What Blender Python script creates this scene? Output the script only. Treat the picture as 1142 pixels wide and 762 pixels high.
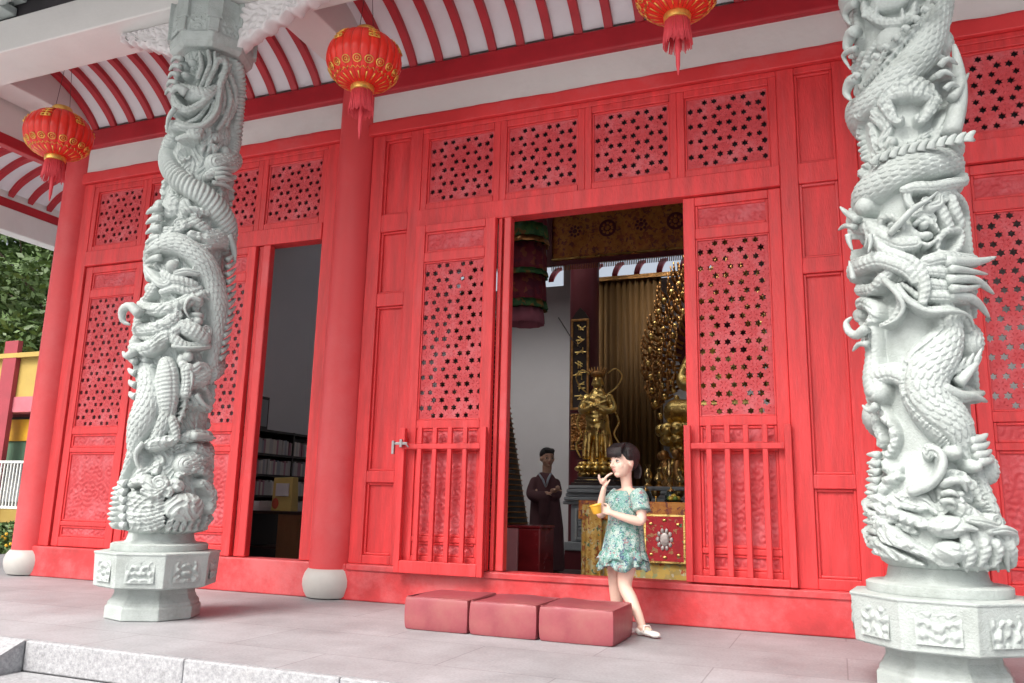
import bpy, bmesh, math, random
import numpy as np
from mathutils import Vector, Matrix, noise
random.seed(7)
for o in list(bpy.data.objects): bpy.data.objects.remove(o)
S = bpy.context.scene
COL = S.collection
R = math.radians
# ---------------------------------------------------------------- camera, sky, sun, exposure
cam = bpy.data.objects.new('camera', bpy.data.cameras.new('camera')); COL.objects.link(cam)
yaw, pitch, roll = R(-21.9), R(11.39), R(-1.36)
fw = Vector((math.sin(yaw)*math.cos(pitch), math.cos(yaw)*math.cos(pitch), math.sin(pitch)))
r0 = Vector((math.cos(yaw), -math.sin(yaw), 0)); d0 = fw.cross(r0)
cr = math.cos(roll)*r0 + math.sin(roll)*d0; cd = -math.sin(roll)*r0 + math.cos(roll)*d0
cam.matrix_world = Matrix(((cr.x, -cd.x, -fw.x, 0), (cr.y, -cd.y, -fw.y, 0), (cr.z, -cd.z, -fw.z, 0.75), (0, 0, 0, 1)))
cam.data.sensor_width = 36; cam.data.lens = 28.36; cam.data.clip_end = 2000; cam.data.clip_start = .05
S.camera = cam
S.render.resolution_x = 1024; S.render.resolution_y = 683
SUN_EL, SUN_AZ = R(50), R(200)          # compass angle of the sun, 180 = behind the camera
w = bpy.data.worlds.new("World"); S.world = w; w.use_nodes = True
nt = w.node_tree; bg = nt.nodes['Background']; sky = nt.nodes.new('ShaderNodeTexSky')
sky.sky_type = 'NISHITA'; sky.sun_disc = False; sky.sun_elevation = SUN_EL; sky.sun_rotation = SUN_AZ
sky.air_density = 1.0; sky.dust_density = 9.0; sky.ozone_density = 1.0
hs = nt.nodes.new('ShaderNodeHueSaturation'); hs.inputs['Saturation'].default_value = .45
nt.links.new(sky.outputs[0], hs.inputs['Color']); nt.links.new(hs.outputs[0], bg.inputs[0]); bg.inputs[1].default_value = .15
sl = bpy.data.lights.new('sun', 'SUN'); sl.energy = .9; sl.angle = R(30); sl.color = (1, .98, .96)
so = bpy.data.objects.new('sun', sl); COL.objects.link(so)
sd = Vector((math.sin(SUN_AZ)*math.cos(SUN_EL), math.cos(SUN_AZ)*math.cos(SUN_EL), math.sin(SUN_EL)))
so.rotation_euler = sd.to_track_quat('Z', 'Y').to_euler(); so.location = (0, -5, 12)
V = S.view_settings; V.view_transform = 'Standard'; V.look = 'None'; V.gamma = 1; V.exposure = 0.83
try:
    S.cycles.max_bounces = 8; S.cycles.diffuse_bounces = 5
except Exception: pass

# ---------------------------------------------------------------- materials
def mat(name, col, rough=.6, metal=0, var=.12, vscale=3, bump=.0, bscale=60, spec=.5, stretch=None, var2=None, dirt=None, coat=0, chips=0):
    m = bpy.data.materials.new(name); m.use_nodes = True; n = m.node_tree; L = n.links.new
    b = n.nodes['Principled BSDF']; b.inputs['Roughness'].default_value = rough; b.inputs['Metallic'].default_value = metal
    b.inputs['Specular IOR Level'].default_value = spec; b.inputs['Coat Weight'].default_value = coat
    tc = n.nodes.new('ShaderNodeTexCoord'); mp = n.nodes.new('ShaderNodeMapping'); L(tc.outputs['Object'], mp.inputs[0])
    if stretch: mp.inputs['Scale'].default_value = stretch
    no = n.nodes.new('ShaderNodeTexNoise'); no.inputs['Scale'].default_value = vscale; no.inputs['Detail'].default_value = 6
    no.inputs['Roughness'].default_value = .65; L(mp.outputs[0], no.inputs['Vector'])
    rp = n.nodes.new('ShaderNodeValToRGB'); rp.color_ramp.elements[0].position = .3; rp.color_ramp.elements[1].position = .7
    c0 = [max(0, c*(1-var)) for c in col]; c1 = [min(1, c*(1+var)) for c in col]
    if var2: c1 = list(var2)
    rp.color_ramp.elements[0].color = (*c0, 1); rp.color_ramp.elements[1].color = (*c1, 1)
    L(no.outputs[0], rp.inputs[0]); out = rp.outputs[0]
    if dirt:   # (colour, scale, threshold): worn or stained patches with a shape of their own
        n2 = n.nodes.new('ShaderNodeTexNoise'); n2.inputs['Scale'].default_value = dirt[1]; n2.inputs['Detail'].default_value = 9; n2.inputs['Roughness'].default_value = .72
        L(mp.outputs[0], n2.inputs['Vector'])
        r2 = n.nodes.new('ShaderNodeValToRGB'); r2.color_ramp.elements[0].position = dirt[2]; r2.color_ramp.elements[1].position = min(1, dirt[2]+.16)
        r2.color_ramp.elements[1].color = (dirt[3] if len(dirt) > 3 else .7,)*3 + (1,)
        L(n2.outputs[0], r2.inputs[0]); mx = n.nodes.new('ShaderNodeMix'); mx.data_type = 'RGBA'
        L(r2.outputs[0], mx.inputs[0]); L(out, mx.inputs[6]); mx.inputs[7].default_value = (*dirt[0], 1); out = mx.outputs[2]
    if chips:   # small chips in the paint showing the pale ground coat
        n4 = n.nodes.new('ShaderNodeTexNoise'); n4.inputs['Scale'].default_value = chips; n4.inputs['Detail'].default_value = 10; n4.inputs['Roughness'].default_value = .8; L(tc.outputs['Object'], n4.inputs['Vector'])
        r4 = n.nodes.new('ShaderNodeValToRGB'); r4.color_ramp.elements[0].position = .715; r4.color_ramp.elements[1].position = .735; L(n4.outputs[0], r4.inputs[0])
        m4 = n.nodes.new('ShaderNodeMix'); m4.data_type = 'RGBA'; L(r4.outputs[0], m4.inputs[0]); L(out, m4.inputs[6]); m4.inputs[7].default_value = (.66, .50, .48, 1); out = m4.outputs[2]
    L(out, b.inputs['Base Color'])
    rr = n.nodes.new('ShaderNodeMapRange'); L(no.outputs[0], rr.inputs[0]); rr.inputs[3].default_value = max(.05, rough-.1); rr.inputs[4].default_value = min(1, rough+.12); L(rr.outputs[0], b.inputs['Roughness'])
    if bump:
        nb = n.nodes.new('ShaderNodeTexNoise'); nb.inputs['Scale'].default_value = bscale; nb.inputs['Detail'].default_value = 5; L(mp.outputs[0], nb.inputs['Vector'])
        bp = n.nodes.new('ShaderNodeBump'); bp.inputs['Strength'].default_value = bump; bp.inputs['Distance'].default_value = .01
        L(nb.outputs[0], bp.inputs['Height']); L(bp.outputs[0], b.inputs['Normal'])
    return m
M = {}
RED = (.67, .043, .047)
M['red'] = mat('red_paint', RED, .42, var=.10, vscale=1.6, bump=.12, bscale=45, dirt=((.68, .12, .13), 1.5, .52, .6), chips=9)
M['redwood'] = mat('red_painted_wood', RED, .45, var=.24, vscale=2.2, bump=.35, bscale=26, stretch=(6, 6, .7), dirt=((.70, .09, .10), 2.6, .54, .5), chips=11)
M['redsill'] = mat('worn_red_sill', (.58, .045, .05), .5, var=.26, vscale=3.5, bump=.2, bscale=30, dirt=((.66, .16, .17), 1.6, .44, .65), chips=7)
M['redplaster'] = mat('red_column_paint', (.67, .062, .068), .5, var=.06, vscale=1.2, bump=.1, bscale=20, dirt=((.70, .13, .14), .8, .48, .5))
M['redcarve'] = mat('red_carved_wood', (.56, .05, .06), .55, var=.12, vscale=5, bump=.3, bscale=80, dirt=((.60, .17, .19), 5.0, .48, .55))
M['redrafter'] = mat('red_rafter_paint', (.42, .015, .025), .5, var=.15, vscale=4)
M['white'] = mat('white_plaster', (.70, .69, .67), .8, var=.05, vscale=1.3, bump=.15, bscale=30, dirt=((.58, .56, .54), 1.7, .55, .45))
M['ceil'] = mat('white_ceiling_board', (.74, .74, .77), .8, var=.06, vscale=2, bump=.1, bscale=40)
M['hallwall'] = mat('hall_wall_plaster', (.62, .62, .64), .85, var=.04, vscale=1)
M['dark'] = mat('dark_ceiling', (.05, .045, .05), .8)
M['stone'] = mat('pale_carved_stone', (.415, .46, .445), .62, var=.09, vscale=7, bump=.4, bscale=110, dirt=((.25, .28, .26), 4.5, .50, .6))
M['braces'] = mat('white_carved_brace', (.66, .64, .64), .7, var=.04, vscale=6, bump=.2, bscale=60)
M['marble'] = mat('white_drum_stone', (.55, .54, .51), .45, var=.06, vscale=6, dirt=((.52, .52, .47), 4, .58, .5))
M['granite'] = mat('granite_kerb', (.34, .345, .36), .7, var=.32, vscale=55, bump=.3, bscale=120, dirt=((.44, .43, .43), 2.5, .55, .5))
M['gold'] = mat('gilded_wood', (.88, .58, .20), .28, metal=1, var=.3, vscale=14, bump=.5, bscale=40)
M['golddark'] = mat('aged_gilding', (.48, .25, .09), .35, metal=.9, var=.4, vscale=18, bump=.5, bscale=60)
M['brass'] = mat('brass', (.70, .50, .22), .25, metal=1, var=.1)
M['metal'] = mat('grey_steel', (.45, .45, .46), .4, metal=1)

# ---------------------------------------------------------------- mesh helpers
class MB:
    def __init__(s): s.v = []; s.f = []
    def add(s, vs, fs):
        k = len(s.v); s.v += [tuple(p) for p in vs]; s.f += [tuple(i+k for i in f) for f in fs]; return s
    def box(s, x0, x1, y0, y1, z0, z1):
        v = [(x0,y0,z0),(x1,y0,z0),(x1,y1,z0),(x0,y1,z0),(x0,y0,z1),(x1,y0,z1),(x1,y1,z1),(x0,y1,z1)]
        return s.add(v, [(0,3,2,1),(4,5,6,7),(0,1,5,4),(1,2,6,5),(2,3,7,6),(3,0,4,7)])
    def frame(s, x0, x1, z0, z1, wd, y0, y1):       # picture-frame moulding, butted
        s.box(x0, x0+wd, y0, y1, z0, z1); s.box(x1-wd, x1, y0, y1, z0, z1)
        s.box(x0+wd, x1-wd, y0, y1, z0, z0+wd); return s.box(x0+wd, x1-wd, y0, y1, z1-wd, z1)
    def lathe(s, prof, n=32, c=(0,0,0), ph=0, cap=True, sx=1, sy=1):
        vs = []; fs = []
        for r, z in prof:
            for i in range(n):
                a = 2*math.pi*i/n + ph; vs.append((c[0]+r*sx*math.cos(a), c[1]+r*sy*math.sin(a), c[2]+z))
        for j in range(len(prof)-1):
            for i in range(n):
                a = j*n+i; b = j*n+(i+1) % n; fs.append((a, b, b+n, a+n))
        if cap: fs.append(tuple(range(n-1, -1, -1))); fs.append(tuple(range((len(prof)-1)*n, len(prof)*n)))
        return s.add(vs, fs)
    def tube(s, pts, rad, n=10, flat=1, up=(0,0,1)):
        pts = [Vector(p) for p in pts]
        if not hasattr(rad, '__len__'): rad = [rad]*len(pts)
        vs = []; fs = []; prev = None
        for i, p in enumerate(pts):
            t = (pts[min(i+1, len(pts)-1)] - pts[max(i-1, 0)]).normalized()
            if prev is None:
                u = t.cross(Vector(up));
                if u.length < .1: u = t.cross(Vector((1, 0, 0)))
                u.normalize()
            else: u = (prev - t*prev.dot(t)).normalized()
            prev = u; q = t.cross(u)
            for k in range(n):
                a = 2*math.pi*k/n; vs.append(p + u*math.cos(a)*rad[i] + q*math.sin(a)*rad[i]*flat)
        for j in range(len(pts)-1):
            for k in range(n):
                a = j*n+k; b = j*n+(k+1) % n; fs.append((a, b, b+n, a+n))
        fs.append(tuple(range(n-1, -1, -1))); fs.append(tuple(range((len(pts)-1)*n, len(pts)*n)))
        return s.add(vs, fs)
    def ell(s, c, r, n=14, m=10, rot=None):
        vs = []; fs = []; c = Vector(c)
        for j in range(1, m):
            t = math.pi*j/m
            for i in range(n):
                a = 2*math.pi*i/n; p = Vector((r[0]*math.sin(t)*math.cos(a), r[1]*math.sin(t)*math.sin(a), r[2]*math.cos(t)))
                if rot: p = rot @ p
                vs.append(c+p)
        tp = Vector((0,0,r[2])); bt = Vector((0,0,-r[2]))
        if rot: tp = rot @ tp; bt = rot @ bt
        vs += [c+tp, c+bt]; T = len(vs)-2
        for j in range(m-2):
            for i in range(n):
                a = j*n+i; b = j*n+(i+1) % n; fs.append((a, a+n, b+n, b))
        for i in range(n): fs.append((T, i, (i+1) % n)); fs.append((T+1, (m-2)*n+(i+1) % n, (m-2)*n+i))
        return s.add(vs, fs)
    def loft(s, secs):     # secs: list of equal-length rings of points
        n = len(secs[0]); vs = [p for r in secs for p in r]; fs = []
        for j in range(len(secs)-1):
            for k in range(n):
                a = j*n+k; b = j*n+(k+1) % n; fs.append((a, b, b+n, a+n))
        fs.append(tuple(range(n-1, -1, -1))); fs.append(tuple(range((len(secs)-1)*n, len(secs)*n)))
        return s.add(vs, fs)
    def mesh(s, name, fixn=True):
        me = bpy.data.meshes.new(name); me.from_pydata(s.v, [], s.f)
        if fixn:
            bm = bmesh.new(); bm.from_mesh(me); bmesh.ops.recalc_face_normals(bm, faces=bm.faces); bm.to_mesh(me); bm.free()
        me.update(); return me
    def build(s, name, m, parent=None, smooth=False, bevel=0, seg=2):
        me = s.mesh(name); return link(name, me, m, parent, smooth, bevel, seg)
def link(name, me, m, parent=None, smooth=False, bevel=0, seg=2):
    o = bpy.data.objects.new(name, me); COL.objects.link(o)
    if m is not None and not me.materials: me.materials.append(M[m] if isinstance(m, str) else m)
    if parent: o.parent = parent
    if smooth == 'auto':
        for p in me.polygons: p.use_smooth = True
        try: me.set_sharp_from_angle(angle=R(40))
        except Exception: pass
    elif smooth: me.polygons.foreach_set('use_smooth', [True]*len(me.polygons))
    if bevel:
        b = o.modifiers.new('bevel', 'BEVEL'); b.width = bevel; b.segments = seg; b.limit_method = 'ANGLE'; b.angle_limit = R(40); b.harden_normals = False
    return o
def thing(name, label, cat, loc=(0,0,0), rz=0, group=None):
    o = bpy.data.objects.new(name, None); COL.objects.link(o); o.location = loc; o.rotation_euler = (0,0,rz)
    o.empty_display_size = .1; o['label'] = label; o['category'] = cat
    if group: o['group'] = group
    return o
def tag(o, label, cat, group=None, kind=None):
    o['label'] = label; o['category'] = cat
    if group: o['group'] = group
    if kind: o['kind'] = kind
    return o
def struct(o): o['kind'] = 'structure'; return o
def part(name, parent): 
    o = bpy.data.objects.new(name, None); COL.objects.link(o); o.parent = parent; o.empty_display_size = .05; return o
def remesh(mb, name, m, parent=None, vox=.006, sm=4):
    me0 = mb.mesh(name); o = bpy.data.objects.new(name+'_tmp', me0); COL.objects.link(o)
    r = o.modifiers.new('r', 'REMESH'); r.mode = 'VOXEL'; r.voxel_size = vox
    if sm: s_ = o.modifiers.new('s', 'SMOOTH'); s_.iterations = sm; s_.factor = .5
    dg = bpy.context.evaluated_depsgraph_get(); ev = o.evaluated_get(dg); me = bpy.data.meshes.new_from_object(ev)
    bpy.data.objects.remove(o); me.name = name
    return link(name, me, m, parent, True)
def copy_tree(o, parent=None):
    c = o.copy(); COL.objects.link(c); c.parent = parent
    for ch in [x for x in bpy.data.objects if x.parent == o]: copy_tree(ch, c)
    return c
def spline(pts, n=8):
    P = [np.array(p, float) for p in pts]; out = []
    for i in range(len(P)-1):
        a = P[max(i-1, 0)]; b = P[i]; c = P[i+1]; d = P[min(i+2, len(P)-1)]
        for k in range(n):
            t = k/n; out.append(.5*((2*b)+(-a+c)*t+(2*a-5*b+4*c-d)*t*t+(-a+3*b-3*c+d)*t**3))
    out.append(P[-1]); return out
# ================================================================ setting: ground, porch, steps
def tile_mat(name, col, tw, th, mortar, spk=60):
    m = bpy.data.materials.new(name); m.use_nodes = True; n = m.node_tree; L = n.links.new; b = n.nodes['Principled BSDF']
    tc = n.nodes.new('ShaderNodeTexCoord'); br = n.nodes.new('ShaderNodeTexBrick'); L(tc.outputs['Object'], br.inputs['Vector'])
    br.inputs['Scale'].default_value = 1; br.inputs['Brick Width'].default_value = tw; br.inputs['Row Height'].default_value = th
    br.inputs['Mortar Size'].default_value = .004; br.inputs['Mortar Smooth'].default_value = .3; br.offset = .5
    br.inputs['Color1'].default_value = (*[c*.93 for c in col], 1); br.inputs['Color2'].default_value = (*[c*1.05 for c in col], 1); br.inputs['Mortar'].default_value = (*mortar, 1)
    no = n.nodes.new('ShaderNodeTexNoise'); no.inputs['Scale'].default_value = spk; no.inputs['Detail'].default_value = 4; L(tc.outputs['Object'], no.inputs['Vector'])
    n3 = n.nodes.new('ShaderNodeTexNoise'); n3.inputs['Scale'].default_value = 1.3; n3.inputs['Detail'].default_value = 8; n3.inputs['Roughness'].default_value = .7; L(tc.outputs['Object'], n3.inputs['Vector'])
    r3 = n.nodes.new('ShaderNodeMapRange'); r3.inputs[1].default_value = .3; r3.inputs[2].default_value = .7; r3.inputs[3].default_value = .66; r3.inputs[4].default_value = 1.16; L(n3.outputs[0], r3.inputs[0])
    r1 = n.nodes.new('ShaderNodeMapRange'); r1.inputs[1].default_value = .3; r1.inputs[2].default_value = .7; r1.inputs[3].default_value = .88; r1.inputs[4].default_value = 1.1; L(no.outputs[0], r1.inputs[0])
    mu = n.nodes.new('ShaderNodeMath'); mu.operation = 'MULTIPLY'; L(r3.outputs[0], mu.inputs[0]); L(r1.outputs[0], mu.inputs[1])
    vm = n.nodes.new('ShaderNodeVectorMath'); vm.operation = 'SCALE'; L(br.outputs[0], vm.inputs[0]); L(mu.outputs[0], vm.inputs['Scale']); L(vm.outputs[0], b.inputs['Base Color'])
    r2 = n.nodes.new('ShaderNodeMapRange'); r2.inputs[3].default_value = .42; r2.inputs[4].default_value = .75; L(n3.outputs[0], r2.inputs[0]); L(r2.outputs[0], b.inputs['Roughness'])
    bp = n.nodes.new('ShaderNodeBump'); bp.inputs['Strength'].default_value = .25; bp.inputs['Distance'].default_value = .004; L(no.outputs[0], bp.inputs['Height']); L(bp.outputs[0], b.inputs['Normal'])
    return m
M['floor'] = tile_mat('porch_floor_granite', (.36, .362, .38), 1.2, .6, (.25, .24, .25), 70)
M['yard'] = tile_mat('yard_paving', (.42, .42, .43), .8, .8, (.25, .25, .25), 40)
M['hallfloor'] = tile_mat('hall_floor_tile', (.16, .11, .11), .6, .6, (.08, .07, .07), 30)
struct(MB().box(-400, 400, -400, 400, -.95, -.75).build('ground', 'yard'))
struct(MB().box(-9.6, 6, 3.2, 5.55, -.75, 0).build('porch_floor', 'floor'))
struct(MB().box(-9.6, -7.2, 5.55, 12, -.75, 0).build('side_porch_floor', 'floor'))
kb = MB(); x = -3.95
for wd in (1.05, .86, 1.3, 1.1, 1.24, 1.4, 1.2, 1.3, 1.2): kb.box(x+.002, x+wd-.002, 3.17, 3.199, -.15, -.001); x += wd
kb.box(-4.34, -3.956, 3.17, 3.199, -.15, -.001)
x = -4.35
for wd in (1.3, 1.2, 1.3, 1.3): kb.box(x-wd+.003, x-.003, 3.17, 3.199, -.15, -.001); x -= wd
struct(kb.build('kerb', 'granite', bevel=.008))
st = MB()
for i in range(4):
    x = -3.94; k = 0
    while x < 4:
        wd = [1.25, 1.4, 1.1, 1.5][(k+i) % 4]; st.box(x+.002, x+wd-.002, 3.165-.33*(i+1), 3.165-.33*i if i else 3.167, -.75, -.15*(i+1)); x += wd; k += 1
struct(st.build('steps', 'granite', bevel=.006))
ck = MB(); y0, y1 = 3.168, 1.5; z = lambda y: (y-3.168)*.45
ck.add([(-4.34,y0,-.75),(-3.95,y0,-.75),(-3.95,y0,0.003),(-4.34,y0,0.003),(-4.34,y1,-.75),(-3.95,y1,-.75),(-3.95,y1,z(y1)),(-4.34,y1,z(y1))],
       [(0,1,2,3),(7,6,5,4),(0,4,5,1),(3,2,6,7),(1,5,6,2),(0,3,7,4)])
struct(ck.build('stair_flank', 'granite', bevel=.006))
struct(MB().box(-7.19, 5.9, 5.552, 12.3, -.75, .02).build('hall_floor', 'hallfloor'))

# ================================================================ temple hall
T = thing('temple_hall', 'red timber temple hall with pierced lattice doors and white striped porch ceiling', 'temple', (-3, 5.6, 0))
T.location = (0, 0, 0)
YF = 5.55
def recess_panels(x0, x1, zs, parent):
    for a, b in zs:
        MB().box(x0, x1, YF+.045, YF+.06, a, b).build('wall_panel', 'redwood', parent)
        MB().frame(x0, x1, a, b, .018, YF+.022, YF+.044).build('panel_moulding', 'red', parent, bevel=.005)
# lattice board -------------------------------------------------
def lattice_mesh(wd, ht, s=.069, thick=.014, jit=0):
    cu = bpy.data.curves.new('lat', 'CURVE'); cu.dimensions = '2D'; cu.fill_mode = 'BOTH'; cu.extrude = thick/2
    def sp(pts):
        q = cu.splines.new('POLY'); q.points.add(len(pts)-1); q.use_cyclic_u = True
        for i, p in enumerate(pts): q.points[i].co = (p[0], p[1], 0, 1)
    sp([(0,0),(wd,0),(wd,ht),(0,ht)])
    rowh = s*math.sqrt(3)/2; nr = int(ht/rowh)+2; mg = .006
    oz = (ht-(nr-1)*rowh)/2
    for j in range(nr):
        z = oz + j*rowh; start = -3*s + (0 if j % 2 == 0 else 1.5*s) + .4*s
        xx = start
        while xx < wd+s:
            for c in (xx, xx+s):
                if not(-.012 < c < wd+.012 and -.012 < z < ht+.012): continue
                pts = []
                for k in range(12):
                    a = math.pi/6*k + math.pi/6; rr = (.0275 if k % 2 == 0 else .0155)*(1+.07*math.sin(j*5.3+c*91))
                    pts.append((min(max(c+rr*math.cos(a), mg), wd-mg), min(max(z+rr*math.sin(a), mg), ht-mg)))
                xs = [p[0] for p in pts]; zs = [p[1] for p in pts]
                if max(xs)-min(xs) < .02 or max(zs)-min(zs) < .014: continue
                q = [pts[0]]
                for p in pts[1:]:
                    if math.dist(p, q[-1]) > 1e-4: q.append(p)
                if math.dist(q[0], q[-1]) < 1e-4: q.pop()
                sp(q)
            xx += 3*s
    o = bpy.data.objects.new('tmp', cu); COL.objects.link(o)
    me = bpy.data.meshes.new_from_object(o.evaluated_get(bpy.context.evaluated_depsgraph_get())); bpy.data.objects.remove(o)
    for v in me.vertices: v.co = Vector((v.co.x, -v.co.z, v.co.y))
    bm = bmesh.new(); bm.from_mesh(me)
    # raised petals and ribs round every pierced star
    bm.to_mesh(me); bm.free()
    return me
def rib_mb(wd, ht, s=.069):     # thin raised ribs joining the solid hexagon centres
    mb = MB(); rowh = s*math.sqrt(3)/2; nr = int(ht/rowh)+2; oz = (ht-(nr-1)*rowh)/2
    for j in range(nr):
        z = oz+j*rowh; xx = -3*s + (0 if j % 2 == 0 else 1.5*s) + .4*s
        while xx < wd+2*s:
            cx = xx+2*s
            for k in range(6):
                a = math.pi/3*k; p0 = (cx+.010*math.cos(a), z+.010*math.sin(a)); p1 = (cx+.036*math.cos(a), z+.036*math.sin(a))
                if all(.008 < p[0] < wd-.008 and .008 < p[1] < ht-.008 for p in (p0, p1)):
                    nx, nz = -math.sin(a)*.0045, math.cos(a)*.0045; mx, mz = (p0[0]+p1[0])/2, (p0[1]+p1[1])/2
                    mb.add([(p0[0], -.007, p0[1]), (mx+nx, -.007, mz+nz), (p1[0], -.007, p1[1]), (mx-nx, -.007, mz-nz), (mx, -.0115, mz)], [(0,1,4),(1,2,4),(2,3,4),(3,0,4)])
            xx += 3*s
    return mb
LAT = {}
def lattice(x0, x1, z0, z1, y, parent):
    key = (round(x1-x0, 3), round(z1-z0, 3))
    if key not in LAT:
        me = lattice_mesh(*key); rb = rib_mb(*key).mesh('r')
        bm = bmesh.new(); bm.from_mesh(me); bm.from_mesh(rb); bm.to_mesh(me); bm.free(); LAT[key] = me
    o = link('lattice_panel', LAT[key], 'redcarve', parent); o.location = (x0, y, z0); return o
# carved panel: shallow relief of scrolls ------------------------
def carved_mesh(wd, ht, seed=0, amp=.008, n=70):
    nx = max(8, int(wd*150)); nz = max(8, int(ht*150)); nx = min(nx, n); nz = min(nz, n)
    X, Z = np.meshgrid(np.linspace(0, 1, nx), np.linspace(0, 1, nz)); rs = np.random.RandomState(seed)
    x = (X-.5)*wd; z = (Z-.5)*ht; h = np.zeros_like(x); ax = np.abs(x)
    for k in range(max(3, int(wd*ht*90)+3)):
        cx, cz, r = rs.rand()*wd/2, (rs.rand()-.5)*ht, .035+.03*rs.rand()
        d = np.hypot(ax-cx, z-cz); a = np.arctan2(z-cz, ax-cx); g = np.exp(-(d/r)**2)
        h += g*np.cos(a*(1 if k % 2 else -1)+d*140)
    h += .35*np.sin(x*130+2*np.sin(z*60))*np.cos(z*120)
    h = np.tanh(h*1.3); ed = np.minimum(np.minimum(x+wd/2, wd/2-x), np.minimum(z+ht/2, ht/2-z)); h *= np.clip((ed-.006)/.012, 0, 1)
    vs = np.stack([x+wd/2, -amp*(h+.2), z+ht/2], -1).reshape(-1, 3)
    fs = [(j*nx+i, j*nx+i+1, (j+1)*nx+i+1, (j+1)*nx+i) for j in range(nz-1) for i in range(nx-1)]
    me = bpy.data.meshes.new('carved'); me.from_pydata(vs.tolist(), [], fs); me.update(); return me
def carved(x0, x1, z0, z1, y, parent, seed=0, m='redcarve', amp=.008, name='carved_panel'):
    o = link(name, carved_mesh(x1-x0, z1-z0, seed, amp), m, parent, True); o.location = (x0, y, z0); return o
# door leaf: thing-level part with sub-parts ----------------------
def door_leaf(x0, x1, y, grille=True, lab=None, seed=1):
    D = part('door_leaf', T); D.location = (0, 0, 0)
    if lab: D['label'] = lab
    z0, z1 = .275, 2.945; m = .085; f = MB(); yb = y+.055
    f.box(x0, x0+m, y, yb, z0, z1); f.box(x1-m, x1, y, yb, z0, z1)
    xa, xb = x0+m, x1-m
    rails = [(z0, .36), (.46, .50), (1.13, 1.175), (1.30, 1.365), (2.63, 2.71), (2.88, z1)]
    for a, b in rails: f.box(xa, xb, y+.002, yb-.002, a, b)
    f.build('leaf_frame', 'redwood', D, bevel=.006)
    lattice(xa, xb, 1.365, 2.63, y+.03, D)
    inner = MB().frame(xa, xb, 1.365, 2.63, .012, y+.010, y+.022); inner.build('lattice_moulding', 'red', D, bevel=.004)
    for (a, b), sd_ in zip([(.36, .46), (.50, 1.13), (1.175, 1.30), (2.71, 2.88)], range(4)):
        carved(xa+.02, xb-.02, a+.02, b-.02, y+.025, D, seed*10+sd_, amp=.006)
        MB().frame(xa, xb, a, b, .02, y+.012, y+.040).build('panel_moulding', 'redwood', D, bevel=.006)
    if grille:
        g = MB(); ya, yg = y-.075, y-.035; gx0, gx1 = x0-.012, x1+.004
        g.box(gx0, gx0+.045, ya, yg, .235 if grille == 2 else .28, 1.30); g.box(gx1-.045, gx1, ya, yg, .235 if grille == 2 else .28, 1.30)
        g.box(gx0+.045, gx1-.045, ya, yg, .235 if grille == 2 else .28, .325); g.box(gx0+.045, gx1-.045, ya+.002, yg-.002, 1.14, 1.18)
        for k in range(4):
            cx = gx0+.045+(gx1-gx0-.09)*(k+1)/5; g.box(cx-.018, cx+.018, ya+.004, yg-.004, .325, 1.14); g.box(cx-.018, cx+.018, ya+.004, yg-.004, 1.18, 1.30)
        for xx in (gx0+.005, gx1-.04):
            for zz in (.32, 1.2): g.box(xx, xx+.03, yg, y-.001, zz, zz+.03)
        g.build('grille', 'redwood', D, bevel=.005)
    return D
def transom(x0, x1, n, zs=(3.10, 3.78)):
    wd = (x1-x0)/n
    for i in range(n):
        a = x0+i*wd; W_ = part('transom_window', T); st_ = .055
        MB().frame(a, a+wd, zs[0], zs[1], st_, YF+.006, YF+.05).build('window_frame', 'redwood', W_, bevel=.006)
        MB().frame(a+st_, a+wd-st_, zs[0]+st_*.0+.055, zs[1]-.055, .014, YF+.022, YF+.046).build('window_moulding', 'red', W_, bevel=.004)
        MB().box(a+.01, a+wd-.01, YF+.085, YF+.10, zs[0]+.01, zs[1]-.01).build('light_blocker', 'dark', W_)  # dark board added behind the lattice to block skylight through the holes
        lattice(a+st_+.014, a+wd-st_-.014, zs[0]+.069, zs[1]-.069, YF+.04, W_)
def bay(x0, x1, main=False):
    f = MB()
    for a, b in [(x0, x0+.09), (x1-.09, x1)]: f.box(a, b, YF, YF+.12, .27, 3.82)
    return f
# sills
s_ = MB().box(-7.2, -3.56, 5.515, 5.70, 0.001, .27); s_.build('door_sill', 'redsill', T, bevel=.012)
MB().box(-3.56, .22, 5.515, 5.70, 0.001, .272).build('door_sill', 'redsill', T, bevel=.012)
MB().box(-3.545, .21, 5.50, 5.514, .225, .268).build('sill_lip', 'redsill', T, bevel=.006)
MB().box(.58, 3.9, 5.515, 5.70, 0.001, .27).build('door_sill', 'redsill', T, bevel=.012)
# middle bay
f = MB()
for a, b in [(-3.56, -3.44), (-3.19, -3.08), (-.26, -.14), (.11, .24)]: f.box(a, b, YF, YF+.12, .273, 3.82)
for a, b in [(-3.44, -3.19), (-.14, .11)]:
    for c, d in [(.273, .34), (.89, .98), (2.31, 2.42), (2.95, 3.10), (3.77, 3.82)]: f.box(a, b, YF+.002, YF+.118, c, d)
f.box(-3.08, -.26, YF-.012, YF+.118, 2.95, 3.10); f.box(-3.08, -.26, YF+.002, YF+.118, 3.78, 3.82)
f.build('wall_frame', 'redwood', T, bevel=.006)
for a, b in [(-3.44, -3.19), (-.14, .11)]: recess_panels(a, b, [(.34, .89), (.98, 2.31), (2.42, 2.95), (3.10, 3.77)], T)
transom(-3.08, -.26, 4)
dl = door_leaf(-3.07, -2.37, 5.49, 2, 'left door leaf standing proud of the frame with a steel latch', 1)
dr = door_leaf(-.935, -.262, YF+.02, 1, 'right door leaf shut flush in the frame', 2)
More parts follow.
